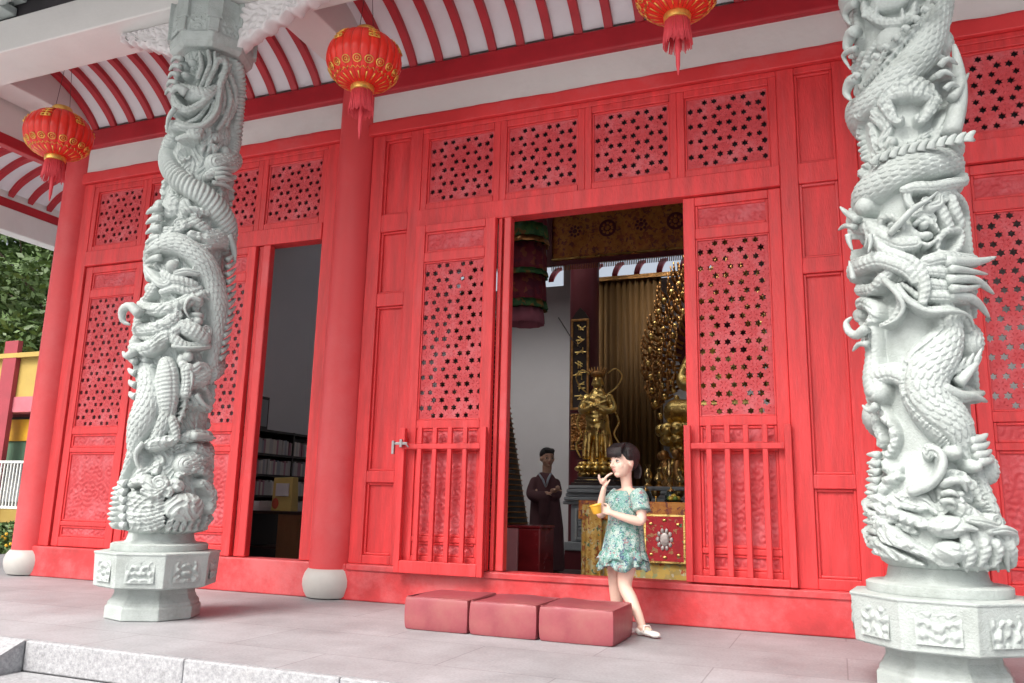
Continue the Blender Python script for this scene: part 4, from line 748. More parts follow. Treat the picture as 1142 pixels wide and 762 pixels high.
SPIKES = {'r':[('horn',0.0288,[(0.109,-0.251,1.849),(0.206,-0.18,1.857),(0.273,-0.116,1.878),(0.332,-0.071,1.903)]),('horn',0.0247,[(0.113,-0.252,1.766),(0.207,-0.18,1.778),(0.263,-0.125,1.763),(0.309,-0.079,1.73)]),('horn',0.0247,[(0.111,-0.231,1.698),(0.194,-0.179,1.697),(0.251,-0.104,1.669),(0.286,-0.057,1.628)]),('horn',0.0206,[(0.123,-0.263,1.812),(0.21,-0.18,1.815),(0.291,-0.088,1.821)]),('horn',0.0206,[(0.123,-0.263,1.722),(0.202,-0.19,1.734),(0.284,-0.087,1.784)]),('nose_horn',0.0206,[(-0.231,-0.199,2.098),(-0.275,-0.165,2.146),(-0.308,-0.142,2.195)]),('nose_horn',0.0164,[(-0.248,-0.198,2.065),(-0.29,-0.164,2.09),(-0.322,-0.13,2.082)]),('fang',0.0164,[(-0.282,-0.215,2.027),(-0.28,-0.215,1.992),(-0.267,-0.216,1.946)]),('fang',0.0144,[(-0.192,-0.253,2.005),(-0.19,-0.253,1.966),(-0.204,-0.252,1.92)]),('fang',0.0144,[(-0.271,-0.216,1.808),(-0.279,-0.215,1.86),(-0.285,-0.204,1.903)]),('whisker',0.0164,[(-0.145,-0.258,1.786),(-0.1,-0.282,1.717),(-0.075,-0.274,1.652),(-0.105,-0.251,1.601),(-0.165,-0.236,1.575)]),('whisker',0.0164,[(-0.097,-0.272,1.753),(-0.052,-0.286,1.672),(0.022,-0.283,1.622),(0.115,-0.262,1.621),(0.185,-0.198,1.611),(0.213,-0.141,1.557)]),('whisker',0.0164,[(-0.111,-0.271,1.991),(-0.057,-0.296,2.045),(-0.002,-0.291,2.1),(0.052,-0.276,2.133),(0.101,-0.251,2.179)]),('fin',0.0329,[(0.044,-0.245,1.29),(0.114,-0.212,1.257),(0.174,-0.177,1.256),(0.238,-0.103,1.24)]),('fin',0.0288,[(0.118,-0.212,1.308),(0.176,-0.177,1.375),(0.23,-0.122,1.438)]),('fin_spike',0.0144,[(0.056,-0.226,1.324),(0.07,-0.238,1.353),(0.091,-0.229,1.381)]),('fin_spike',0.0144,[(0.09,-0.209,1.341),(0.105,-0.221,1.37),(0.125,-0.213,1.403)]),('fin_spike',0.0144,[(0.124,-0.192,1.358),(0.139,-0.204,1.388),(0.16,-0.196,1.424)]),('fin_spike',0.0144,[(0.159,-0.176,1.375),(0.174,-0.187,1.405),(0.195,-0.179,1.445)]),('fin_spike',0.0144,[(0.194,-0.159,1.393),(0.208,-0.17,1.422),(0.23,-0.162,1.467)]),('back_spine',0.0185,[(-0.151,-0.227,2.355),(-0.142,-0.238,2.38),(-0.118,-0.24,2.398)]),('back_spine',0.0185,[(-0.11,-0.231,2.368),(-0.101,-0.242,2.393),(-0.077,-0.244,2.411)]),('back_spine',0.0185,[(-0.07,-0.235,2.375),(-0.061,-0.245,2.4),(-0.037,-0.248,2.418)]),('back_spine',0.0185,[(-0.03,-0.238,2.38),(-0.022,-0.249,2.405),(0.002,-0.251,2.423)]),('back_spine',0.0185,[(0.009,-0.242,2.384),(0.018,-0.253,2.409),(0.041,-0.255,2.426)]),('back_spine',0.0185,[(0.048,-0.246,2.387),(0.057,-0.256,2.412),(0.08,-0.259,2.429)]),('back_spine',0.0185,[(0.087,-0.249,2.39),(0.095,-0.26,2.414),(0.118,-0.262,2.432)]),('back_spine',0.0185,[(0.125,-0.253,2.392),(0.133,-0.264,2.416),(0.156,-0.266,2.434)]),('back_spine',0.0185,[(0.163,-0.256,2.394),(0.171,-0.267,2.418),(0.193,-0.269,2.436)]),('back_spine',0.0185,[(0.2,-0.26,2.395),(0.208,-0.271,2.42),(0.231,-0.273,2.437)]),('back_spine',0.0185,[(0.238,-0.263,2.397),(0.245,-0.274,2.421),(0.267,-0.276,2.438)]),('back_spine',0.0206,[(0.205,-0.2,2.434),(0.249,-0.154,2.462),(0.289,-0.107,2.463)]),('back_spine',0.0164,[(0.168,-0.257,3.119),(0.149,-0.265,3.132),(0.138,-0.254,3.118)]),('back_spine',0.0164,[(0.124,-0.253,3.082),(0.105,-0.261,3.095),(0.094,-0.25,3.081)]),('back_spine',0.0164,[(0.08,-0.249,3.045),(0.061,-0.257,3.058),(0.05,-0.246,3.043)]),('back_spine',0.0164,[(0.036,-0.244,3.007),(0.017,-0.253,3.02),(0.005,-0.242,3.006)]),('back_spine',0.0164,[(-0.009,-0.24,2.969),(-0.028,-0.248,2.983),(-0.04,-0.237,2.968)]),('back_spine',0.0164,[(-0.054,-0.236,2.931),(-0.073,-0.244,2.945),(-0.085,-0.233,2.93)]),('back_spine',0.0164,[(-0.099,-0.232,2.893),(-0.119,-0.24,2.907),(-0.131,-0.229,2.892)]),('back_spine',0.0164,[(-0.145,-0.227,2.855),(-0.164,-0.236,2.868),(-0.177,-0.224,2.853)]),('back_spine',0.0164,[(-0.191,-0.223,2.816),(-0.21,-0.231,2.829),(-0.223,-0.22,2.814)]),('foam_comb',0.0206,[(-0.211,-0.161,1.002),(-0.232,-0.139,1.007),(-0.257,-0.116,1.009)]),('foam_comb',0.0206,[(-0.213,-0.161,0.964),(-0.234,-0.139,0.969),(-0.26,-0.116,0.97)]),('foam_comb',0.0206,[(-0.216,-0.161,0.927),(-0.237,-0.138,0.931),(-0.262,-0.116,0.932)]),('foam_comb',0.0206,[(-0.218,-0.16,0.889),(-0.239,-0.138,0.894),(-0.264,-0.116,0.894)]),('foam_comb',0.0206,[(-0.22,-0.16,0.852),(-0.241,-0.138,0.856),(-0.266,-0.116,0.856)]),('foam_comb',0.0206,[(-0.223,-0.16,0.814),(-0.243,-0.138,0.818),(-0.268,-0.115,0.818)]),('foam_comb',0.0206,[(-0.225,-0.16,0.777),(-0.246,-0.138,0.781),(-0.271,-0.115,0.781)]),('foam_comb',0.0206,[(-0.227,-0.159,0.74),(-0.248,-0.137,0.744),(-0.273,-0.115,0.743)]),('foam_comb',0.0206,[(-0.229,-0.159,0.704),(-0.25,-0.137,0.707),(-0.275,-0.115,0.706)]),('foam_comb',0.0206,[(-0.231,-0.159,0.667),(-0.252,-0.137,0.67),(-0.277,-0.115,0.668)]),('foam_comb',0.0206,[(-0.234,-0.159,0.63),(-0.254,-0.137,0.633),(-0.279,-0.114,0.631)]),('flame',0.0411,[(0.179,-0.198,2.471),(0.217,-0.171,2.594),(0.238,-0.163,2.713),(0.24,-0.163,2.832),(0.231,-0.172,2.931)]),('flame',0.0247,[(0.196,-0.219,2.637),(0.233,-0.193,2.698),(0.283,-0.147,2.786)]),('claw',0.0164,[(0.134,-0.254,2.739),(0.17,-0.267,2.752),(0.215,-0.241,2.73)]),('claw',0.0164,[(0.152,-0.255,2.789),(0.185,-0.269,2.812),(0.23,-0.223,2.801)]),('claw',0.0164,[(0.168,-0.237,2.678),(0.198,-0.24,2.698),(0.238,-0.203,2.683)]),('claw',0.0206,[(0.025,-0.264,0.868),(0.056,-0.307,0.889),(0.092,-0.3,0.882),(0.108,-0.281,0.843)]),('claw',0.0164,[(0.022,-0.273,0.834),(0.052,-0.306,0.841),(0.079,-0.289,0.82)]),('claw',0.0164,[(0.019,-0.273,0.801),(0.046,-0.306,0.805),(0.07,-0.288,0.783)]),('curl',0.0247,[(-0.229,-0.179,1.583),(-0.268,-0.146,1.558),(-0.301,-0.122,1.582),(-0.311,-0.111,1.628),(-0.286,-0.124,1.65)]),('curl',0.0164,[(-0.226,-0.17,1.509),(-0.263,-0.136,1.517),(-0.291,-0.113,1.489)]),('curl',0.0206,[(-0.206,-0.182,1.225),(-0.236,-0.159,1.204),(-0.264,-0.136,1.232)]),('curl',0.0247,[(-0.105,-0.251,0.84),(-0.037,-0.278,0.866),(0.009,-0.292,0.911),(0.03,-0.294,0.971),(0.013,-0.292,1.016),(-0.02,-0.279,1.021),(-0.032,-0.278,0.995)]),('beard',0.0206,[(0.083,-0.279,0.686),(0.09,-0.29,0.621),(0.081,-0.269,0.563),(0.09,-0.25,0.519)]),('beard',0.0206,[(0.122,-0.253,0.686),(0.129,-0.258,0.622),(0.123,-0.238,0.563),(0.132,-0.218,0.52)]),('beard',0.0206,[(0.162,-0.226,0.687),(0.169,-0.227,0.622),(0.164,-0.206,0.564),(0.173,-0.187,0.52)]),('beard',0.0206,[(0.202,-0.2,0.688),(0.21,-0.195,0.623),(0.207,-0.175,0.564),(0.216,-0.156,0.52)]),('beard',0.0206,[(0.242,-0.173,0.689),(0.251,-0.164,0.623),(0.249,-0.144,0.564),(0.258,-0.125,0.52)]),('mane_curl',0.0247,[(-0.179,-0.184,3.235),(-0.211,-0.151,3.243),(-0.229,-0.119,3.217),(-0.208,-0.141,3.148)]),('mane_curl',0.0329,[(-0.187,-0.183,3.084),(-0.211,-0.151,3.089),(-0.23,-0.119,3.042),(-0.216,-0.14,2.997)]),('mane_curl',0.0164,[(-0.192,-0.183,2.992),(-0.232,-0.149,3.0),(-0.249,-0.117,2.992),(-0.221,-0.14,2.905)]),('mane_curl',0.0288,[(-0.201,-0.182,2.83),(-0.229,-0.149,2.834),(-0.247,-0.117,2.795),(-0.23,-0.139,2.743)]),('knee_spike',0.0247,[(0.14,-0.214,1.059),(0.186,-0.178,1.07),(0.225,-0.132,1.096)]),('knee_spike',0.0247,[(0.147,-0.215,1.029),(0.193,-0.179,1.039),(0.229,-0.132,1.061)]),('knee_spike',0.0247,[(0.155,-0.215,0.998),(0.201,-0.18,1.008),(0.233,-0.132,1.027)]),('knee_spike',0.0247,[(0.163,-0.216,0.968),(0.208,-0.18,0.978),(0.237,-0.133,0.992)])],'l':[('foam_comb',0.0324,[(-0.02,-0.301,0.816),(-0.053,-0.305,0.821),(-0.09,-0.313,0.826)]),('foam_comb',0.0324,[(-0.017,-0.297,0.765),(-0.05,-0.301,0.77),(-0.081,-0.304,0.775)]),('foam_comb',0.0324,[(-0.013,-0.293,0.715),(-0.046,-0.297,0.72),(-0.071,-0.295,0.725)]),('foam_comb',0.0324,[(-0.009,-0.289,0.664),(-0.042,-0.293,0.669),(-0.078,-0.301,0.674)]),('foam_comb',0.0324,[(-0.005,-0.285,0.614),(-0.038,-0.29,0.619),(-0.069,-0.292,0.623)]),('foam_comb',0.0324,[(-0.001,-0.282,0.564),(-0.034,-0.286,0.568),(-0.06,-0.283,0.573)]),('back_spine',0.0206,[(0.269,0.054,2.345),(0.268,0.095,2.377),(0.267,0.136,2.422)]),('back_spine',0.0206,[(0.272,0.057,2.292),(0.272,0.099,2.323),(0.271,0.14,2.367)]),('back_spine',0.0206,[(0.276,0.061,2.238),(0.275,0.102,2.269),(0.274,0.143,2.313)]),('back_spine',0.0206,[(0.279,0.064,2.185),(0.278,0.105,2.215),(0.277,0.146,2.259)]),('back_spine',0.0206,[(0.282,0.067,2.132),(0.282,0.109,2.162),(0.281,0.15,2.204)]),('back_spine',0.0206,[(0.286,0.071,2.079),(0.285,0.112,2.108),(0.284,0.153,2.15)]),('back_spine',0.0206,[(0.289,0.074,2.026),(0.288,0.115,2.055),(0.287,0.156,2.097)]),('back_spine',0.0206,[(0.292,0.077,1.973),(0.292,0.118,2.002),(0.291,0.159,2.043)]),('back_spine',0.0206,[(0.29,0.074,1.92),(0.289,0.116,1.948),(0.288,0.157,1.989)]),('back_spine',0.0206,[(0.287,0.072,1.867),(0.286,0.113,1.894),(0.285,0.154,1.934)]),('back_spine',0.0206,[(0.284,0.069,1.814),(0.283,0.11,1.841),(0.282,0.151,1.88)]),('back_spine',0.0206,[(0.281,0.066,1.761),(0.28,0.107,1.787),(0.279,0.148,1.827)]),('back_spine',0.0206,[(0.279,0.064,1.708),(0.278,0.105,1.734),(0.276,0.145,1.773)]),('back_spine',0.0206,[(0.276,0.061,1.656),(0.275,0.102,1.682),(0.273,0.142,1.72)]),('back_spine',0.0265,[(-0.056,-0.308,1.586),(-0.09,-0.313,1.598),(-0.125,-0.32,1.622)]),('back_spine',0.0265,[(-0.051,-0.302,1.511),(-0.085,-0.308,1.523),(-0.116,-0.31,1.547)]),('back_spine',0.0265,[(-0.045,-0.297,1.436),(-0.079,-0.302,1.448),(-0.107,-0.301,1.472)]),('back_spine',0.0265,[(-0.04,-0.291,1.362),(-0.073,-0.297,1.374),(-0.097,-0.292,1.398)]),('cloud_tip',0.0265,[(-0.011,-0.292,2.63),(-0.078,-0.301,2.622),(-0.125,-0.305,2.594)]),('cloud_tip',0.0265,[(-0.006,-0.287,2.562),(-0.073,-0.296,2.554),(-0.121,-0.301,2.526)]),('cloud_tip',0.0265,[(-0.002,-0.282,2.494),(-0.068,-0.292,2.486),(-0.117,-0.298,2.457)]),('cloud_tip',0.0265,[(0.003,-0.277,2.427),(-0.063,-0.287,2.418),(-0.113,-0.294,2.39)]),('cloud_tip',0.0265,[(0.008,-0.272,2.359),(-0.058,-0.282,2.351),(-0.11,-0.29,2.322)]),('cloud_tip',0.0265,[(0.013,-0.268,2.292),(-0.054,-0.277,2.283),(-0.106,-0.286,2.255)]),('curl',0.0353,[(-0.049,-0.329,1.888),(-0.113,-0.35,1.947),(-0.16,-0.367,1.922),(-0.162,-0.355,1.853),(-0.115,-0.338,1.83)]),('curl',0.0295,[(-0.054,-0.334,1.651),(-0.111,-0.333,1.619),(-0.147,-0.34,1.654)]),('snout',0.0353,[(0.071,-0.267,3.46),(0.028,-0.309,3.486),(-0.015,-0.324,3.446)]),('whisker',0.0188,[(0.062,-0.29,3.212),(0.133,-0.248,3.201),(0.202,-0.194,3.248),(0.238,-0.145,3.358),(0.232,-0.123,3.505),(0.228,-0.085,3.663)]),('whisker',0.0177,[(0.037,-0.314,3.336),(-0.011,-0.319,3.263),(-0.027,-0.307,3.179)]),('mane_curl',0.0206,[(0.008,-0.272,3.726),(-0.047,-0.284,3.744),(-0.09,-0.285,3.711)]),('mane_curl',0.0206,[(0.004,-0.276,3.663),(-0.05,-0.288,3.681),(-0.092,-0.286,3.649)]),('mane_curl',0.0206,[(0.001,-0.28,3.601),(-0.054,-0.292,3.618),(-0.093,-0.288,3.587)]),('mane_curl',0.0206,[(-0.003,-0.284,3.539),(-0.058,-0.295,3.556),(-0.095,-0.29,3.525)]),('mane_curl',0.0206,[(-0.007,-0.288,3.477),(-0.062,-0.299,3.494),(-0.097,-0.292,3.464)]),('claw',0.0206,[(0.236,-0.104,2.94),(0.276,-0.065,2.964),(0.291,0.006,2.978)]),('claw',0.0206,[(0.239,-0.102,2.908),(0.278,-0.063,2.932),(0.294,0.008,2.939)]),('claw',0.0206,[(0.241,-0.1,2.876),(0.28,-0.061,2.9),(0.296,0.011,2.9)]),('loop',0.0188,[(0.04,-0.269,1.073),(0.002,-0.279,1.006),(0.019,-0.262,0.918),(0.079,-0.231,0.853)]),('sword',0.0147,[(0.15,-0.231,1.696),(0.256,-0.169,1.69),(0.313,-0.057,1.72)]),('sash',0.0177,[(0.26,-0.137,2.008),(0.226,-0.199,2.019),(0.208,-0.217,1.944),(0.228,-0.182,1.879)]),('sash',0.0177,[(0.212,-0.17,1.574),(0.254,-0.143,1.519),(0.246,-0.137,1.427),(0.213,-0.155,1.356)]),('sash',0.02,[(0.25,-0.091,1.398),(0.28,-0.033,1.334),(0.287,0.043,1.32)]),('cloud_tip',0.0295,[(0.266,-0.103,1.131),(0.28,-0.006,1.133),(0.28,0.093,1.13)]),('flame',0.0295,[(0.269,0.04,2.521),(0.279,0.092,2.446),(0.274,0.13,2.341)]),('flame',0.0236,[(0.212,-0.1,2.854),(0.257,-0.028,2.863),(0.269,0.068,2.846)])]}
def spikes(DC, pre):
    for nm, r0_, pts in SPIKES[pre]:
        n_ = len(pts)*3-2; q = spline(pts, 3); rr = [max(.002, r0_*1.25*(1-.80*(i/(len(q)-1))**1.8)) for i in range(len(q))]
        MB().tube([tuple(p) for p in q], rr, 8, .75).build(nm, 'stone', DC, True)
def relief_column(cx, cy, strokes, z0, z1, base, seed, name_prefix):
    RR = .25; NT = 620; NZ = int((z1-z0)/.0028); P = 2*math.pi*RR
    th = np.arange(NT)/NT*2*math.pi; s = th*RR; z = np.linspace(z0, z1, NZ)
    H = np.zeros((NZ, NT)); LB = np.zeros((NZ, NT), int); rs = np.random.RandomState(seed)
    codes = {'s': 0, 'd': 1, 'h': 2, 'c': 3, 'w': 4}
    def window(s_, z_, r):
        i0 = max(0, int((z_.min()-r-z0)/(z1-z0)*(NZ-1))); i1 = min(NZ, int((z_.max()+r-z0)/(z1-z0)*(NZ-1))+2)
        j0 = int(math.floor((s_.min()-r)/P*NT)); j1 = int(math.ceil((s_.max()+r)/P*NT))+1
        if j1-j0 > NT: j1 = j0+NT
        return i0, i1, np.arange(j0, j1)
    def put(i0, i1, js, h, lab):
        jj = js % NT; sub = H[i0:i1][:, jj]; m = h > sub
        sub = np.where(m, h, sub); H[i0:i1, jj] = sub
        lb = LB[i0:i1][:, jj]; LB[i0:i1, jj] = np.where(m, codes[lab], lb)
    def tube(lab, pat, hf, lift, pts):
        a = np.unwrap(np.radians([p[0] for p in pts]))
        q = np.array(spline([(a[i]*RR, p[1], p[2]) for i, p in enumerate(pts)], 7)); 
        if pat == 'curl':      # the end rolls up into a scroll
            e = q[-1]; d = q[-1]-q[-2]; r = e[2]*1.3; ang = math.atan2(d[1], d[0]); sg = 1 if rs.rand() < .5 else -1; ex = []
            cxx, czz = e[0]-sg*math.sin(ang)*r, e[1]+sg*math.cos(ang)*r
            for k in range(1, 13):
                t = k/12; rr_ = r*(1-.75*t); aa = ang-sg*math.pi/2+sg*t*2*math.pi*1.15
                ex.append((cxx+rr_*math.cos(aa), czz+rr_*math.sin(aa), e[2]*(.8-.35*t)))
            q = np.vstack([q, ex])
        S_, Z_, R_ = q[:, 0], q[:, 1], np.maximum(q[:, 2], .004); rm_ = R_.max()*1.5+.01
        i0, i1, js = window(S_, Z_, rm_)
        if i1 <= i0: return
        gs, gz = np.meshgrid(js/NT*P, z[i0:i1]); best = np.full(gs.shape, 9.); bt = np.zeros_like(best); bw = np.zeros_like(best); br = np.ones_like(best)*.01
        L_ = np.concatenate([[0], np.cumsum(np.hypot(np.diff(S_), np.diff(Z_)))])
        for k in range(len(q)-1):
            dx, dz = S_[k+1]-S_[k], Z_[k+1]-Z_[k]; l2 = dx*dx+dz*dz+1e-9
            t = np.clip(((gs-S_[k])*dx+(gz-Z_[k])*dz)/l2, 0, 1); px, pz = gs-S_[k]-t*dx, gz-Z_[k]-t*dz
            r = R_[k]+(R_[k+1]-R_[k])*t; d = np.hypot(px, pz)/r; m = d < best
            best = np.where(m, d, best); bt = np.where(m, L_[k]+t*math.sqrt(l2), bt); bw = np.where(m, np.sign(dx*pz-dz*px)*d, bw); br = np.where(m, r, br)
        w_ = bw
        if pat == 'saw':
            ph = (bt/np.maximum(br*1.6, .012)) % 1; lim = .45+.75*ph; d = best/lim
            prof = np.where(d < 1, (1-d**2)**.6, -9)*np.where(d < 1, 1, 1); h = lift+br*hf*prof
        else:
            prof = np.where(best < 1, np.sqrt(np.clip(1-best**2, 0, 1)), -9); h = lift+br*hf*prof
        if pat in ('scale', 'belly'):
            sz = .042 if rm_ > .1 else .034
            u = bt/sz; v = np.arcsin(np.clip(w_, -1, 1))*br/ (sz*.62)
            row = np.floor(u); best_s = np.zeros_like(u)
            for dr in (0, 1, 2):      # overlapping rounded scales, each row offset by half
                ro = row-dr; off = (ro % 2)*.5; vv = v+off; vc = np.floor(vv)+.5; du = (u-ro)/1.9-.05; dv = (vv-vc)*2
                rr_ = np.sqrt(np.clip((du-.35)/.65, 0, 9)**2+(dv*.98)**2); sc = np.where((rr_ < 1) & (du < 1.02), .35+.65*du, 0)
                best_s = np.maximum(best_s, sc-.0*dr)
            amp = .016; h = np.where(h > -1, h+amp*(best_s-.5)*np.clip((1-best)*6, 0, 1), h)
            if pat == 'belly':
                bl = (w_ < -.62) if True else None
                h = np.where((w_ < -.60) & (h > -1), h+.008*np.abs(np.sin(bt/.018*math.pi/1))-.008, h)
                h = np.where((np.abs(w_+.60) < .05) & (h > -1), h-.010, h)
        elif pat == 'rope': h = np.where(h > -1, h+.011*(np.abs(np.sin((bt+.25*w_*br)/.03*math.pi))-.5), h)
        elif pat == 'ridge': h = np.where(h > -1, h+.022*(np.abs(np.sin(bt/.032*math.pi))-.6), h)
        elif pat == 'curl': h = np.where(h > -1, h-.006*np.clip(1-np.abs(w_)/.25, 0, 1), h)
        else:
            big = np.clip((br-.012)/.02, 0, 1)
            h = np.where(h > -1, h-.005*big*np.clip(1-np.abs(np.abs(w_)-.45)/.13, 0, 1)+.0016*np.sin(bt*240+w_*3), h)
        put(i0, i1, js, h, lab)
    def blob(lab, t, zz, rx, rz, hh):
        s0 = math.radians(t)*RR; i0, i1, js = window(np.array([s0]), np.array([zz]), max(rx, rz)+.01)
        if i1 <= i0: return
        gs, gz = np.meshgrid(js/NT*P, z[i0:i1]); d = np.hypot((gs-s0)/rx, (gz-zz)/rz)
        put(i0, i1, js, np.where(d < 1, hh*.35+hh*.65*np.sqrt(np.clip(1-d**2, 0, 1)), -9), lab)
    # filler scrolls and clouds below the traced figures
    G = np.random.RandomState(seed+5)
    for k in range(150):
        t = G.rand()*360; zz = z0+.12+(z1-z0-.2)*G.rand()
        if name_prefix == 'r' and 200 < t < 345 and zz > .9: continue
        pts = [(t, zz, .012+.01*G.rand()), (t+10*(G.rand()-.5)*2, zz+.05*(G.rand()-.5)*2, .018+.012*G.rand()), (t+18*(G.rand()-.5)*2, zz+.07*(G.rand()-.3), .014)]
        tube('c', 'curl' if k % 3 else 'smooth', .8, .006+.012*G.rand(), pts)
    for k in range(90):
        t = G.rand()*360; zz = z0+.1+(z1-z0-.15)*G.rand()
        if name_prefix == 'r' and 200 < t < 345 and zz > .9: continue
        blob('c', t, zz, .014+.012*G.rand(), .012+.01*G.rand(), .025+.02*G.rand())
    # the dragon's coils round the back of the shaft
    for zs in ((2.75, 2.45), (1.9, 1.5), (3.4, 3.0), (1.2, .95)):
        pts = [(178-200*i/9, zs[0]+(zs[1]-zs[0])*i/9, .075) for i in range(10)]
        tube('d', 'scale', .85, .005, pts)
    for st_ in strokes:
        if st_[0] == 'T': tube(*st_[1:])
        elif st_[0] == 'B': blob(*st_[1:])
    for st_ in strokes:
        if st_[0] == 'X':
            t, zz, rx, rz, dp = st_[1:]; s0 = math.radians(t)*RR; i0, i1, js = window(np.array([s0]), np.array([zz]), max(rx, rz)+.01)
            gs, gz = np.meshgrid(js/NT*P, z[i0:i1]); d = np.hypot((gs-s0)/rx, (gz-zz)/rz); jj = js % NT
            H[i0:i1, jj] = H[i0:i1][:, jj]-dp*np.clip(1-d**2, 0, 1)*.8
    # wave drum swelling at the foot, softened edges, chisel marks
    zc = z[:, None]; sw = np.interp(z, [z0, z0+.045, z0+.07, z0+.14, z0+.30, z0+.55, z1], [0, 0, .035, .06, .05, 0, 0])[:, None]
    H[H < -.05] = -.05
    K = H.copy()
    for _ in range(1): K = (3*K+np.roll(K, 1, 1)+np.roll(K, -1, 1)+np.vstack([K[:1], K[:-1]])+np.vstack([K[1:], K[-1:]]))/7
    K += (rs.rand(NZ, NT)-.5)*.0012
    TH, ZG = np.meshgrid(s, z); sc_ = np.sin(TH*70+3*np.sin(ZG*31))*np.sin(ZG*64+3*np.sin(TH*38)); K += np.where((LB == 3) | (LB == 4) | ((LB == 0) & (name_prefix == 'l')), .0045*np.tanh(3*sc_), 0)
    fade = np.interp(z, [z0, z0+.04, z0+.06, z1-.03, z1], [0, 0, 1, 1, .3])[:, None]
    base_r = np.interp(z, [b[0] for b in base], [b[1] for b in base])[:, None]
    RAD = base_r + (K*1.08)*fade + sw
    X = RAD*np.cos(th)[None]; Y = RAD*np.sin(th)[None]; Zg = np.repeat(z[:, None], NT, 1)
    co = np.stack([X, Y, Zg], -1).reshape(-1, 3)
    idx = np.arange(NZ*NT).reshape(NZ, NT); nx = np.roll(idx, -1, 1)
    quads = np.stack([idx[:-1], nx[:-1], nx[1:], idx[1:]], -1).reshape(-1, 4); ql = LB[:-1].reshape(-1)
    g = {'r': 'right', 'l': 'left'}[name_prefix]
    lab = {'r': 'tall pale stone dragon column nearest the camera, snarling head midway and broad scaled body, in front of the right door',
           'l': 'tall pale stone dragon column farther from the camera, crowded with small figures and clouds, white beam braces at its top'}[name_prefix]
    DC = thing('dragon_column', lab, 'carved column', (cx, cy, 0), 0, 'carved dragon columns along the porch edge')
    for nm, cs in (('shaft', (0,)), ('dragon_body', (1,)), ('dragon_head', (2,)), ('cloud_carving', (3,)), ('wave_carving', (4,))):
        q = quads[np.isin(ql, cs)]
        if not len(q): continue
        used, inv = np.unique(q, return_inverse=True); q = inv.reshape(-1, 4)
        me = bpy.data.meshes.new(nm); me.vertices.add(len(used)); me.vertices.foreach_set('co', co[used].astype(np.float32).ravel())
        me.loops.add(len(q)*4); me.loops.foreach_set('vertex_index', q.astype(np.int32).ravel())
        me.polygons.add(len(q)); me.polygons.foreach_set('loop_start', np.arange(0, len(q)*4, 4, dtype=np.int32)); me.polygons.foreach_set('loop_total', np.full(len(q), 4, np.int32))
        me.update(calc_edges=True); link(nm, me, 'stone', DC, True)
    spikes(DC, name_prefix)
    return DC
def octa(prof, rot=math.pi/8, sm=False, n=8):
    return MB().lathe(prof, n, (0,0,0), rot)
def pedestal(DC, rot, relief_seed):
    k = 1/math.cos(math.pi/8)
    P_ = octa([(.262*k, .002), (.262*k, .075), (.25*k, .082), (.25*k, .10), (.235*k, .12), (.222*k, .15), (.222*k, .19)], math.pi/8+rot).build('pedestal_foot', 'stone', DC, bevel=.006)
    B_ = octa([(.305*k, .19), (.335*k, .20), (.345*k, .39), (.35*k, .395), (.35*k, .405), (.30*k, .410)], math.pi/8+rot).build('pedestal_block', 'stone', DC, bevel=.006)
    MB().lathe([(.29, .411), (.292, .42), (.292, .448), (.28, .455), (.225, .457), (.205, .475), (.195, .52)], 64).build('pedestal_neck', 'stone', DC, 'auto')
    for i in range(8):
        a = rot+i*math.pi/4; r_ = .341*math.cos(0)
        me = carved_mesh(.17, .135, relief_seed+i, .012, 50)
        o = link('relief_panel', me, 'stone', DC, True)
        o.matrix_local = Matrix.Rotation(a+math.pi/2, 4, 'Z') @ Matrix.Translation((-.085, -.346, .232)) @ Matrix.Rotation(-.05, 4, 'X')
        fr = MB().frame(-.012, .182, -.012, .147, .012, -.0045, .014).mesh('relief_rim')
        o2 = link('relief_rim', fr, 'stone', DC, False, .002); o2.matrix_local = o.matrix_local
def capital(DC, rot, z0):
    k = 1/math.cos(math.pi/8)
    octa([(.235*k, z0), (.262*k, z0+.03), (.275*k, z0+.14), (.28*k, z0+.30), (.27*k, z0+.385)], math.pi/8+rot).build('capital', 'stone', DC, bevel=.008)
    for i in range(8):
        a = rot+i*math.pi/4
        # hanging stepped apron at every corner and a carved tablet on every face
        o = link('capital_tablet', carved_mesh(.13, .15, 60+i, .010, 40), 'stone', DC, True)
        o.matrix_local = Matrix.Rotation(a+math.pi/2, 4, 'Z') @ Matrix.Translation((-.065, -.278, z0+.10)) @ Matrix.Rotation(-.06, 4, 'X')
    cb = MB()
    for i in range(8):
        a = rot+math.pi/8+i*math.pi/4; mt = Matrix.Rotation(a+math.pi/2, 4, 'Z') @ Matrix.Translation((0, -.292, z0))
        for (hw, z_a, z_b, d) in ((.052, .20, .385, .016), (.036, .10, .2, .014)):
            b = MB().box(-hw, hw, -d, .05, z_a, z_b); cb.add([mt @ Vector(v) for v in b.v], b.f)
        b = MB().box(-.115+.0, .115, -.004, .03, .335, .383)
    cb.build('capital_apron', 'stone', DC, bevel=.006)
baseR = [(.5, .185), (.9, .185), (1.3, .188), (2.2, .182), (3.9, .172)]
dcr = relief_column(.39, 4.15, RELIEF_R, .47, 3.85, baseR, 3, 'r')
pedestal(dcr, math.radians(-97), 20); capital(dcr, math.radians(-97), 3.84)
baseL = [(.5, .185), (.9, .19), (1.2, .205), (1.6, .215), (2.7, .21), (3.2, .195), (3.9, .185)]
dcl = relief_column(-4.08, 4.15, RELIEF_L, .47, 3.85, baseL, 11, 'l')
pedestal(dcl, math.radians(-62), 40); capital(dcl, math.radians(-70), 3.84)
for DC in (dcr, dcl):
    MB().lathe([(.17, 4.224), (.17, 4.3)], 32).build('collar', 'red', DC, 'auto')
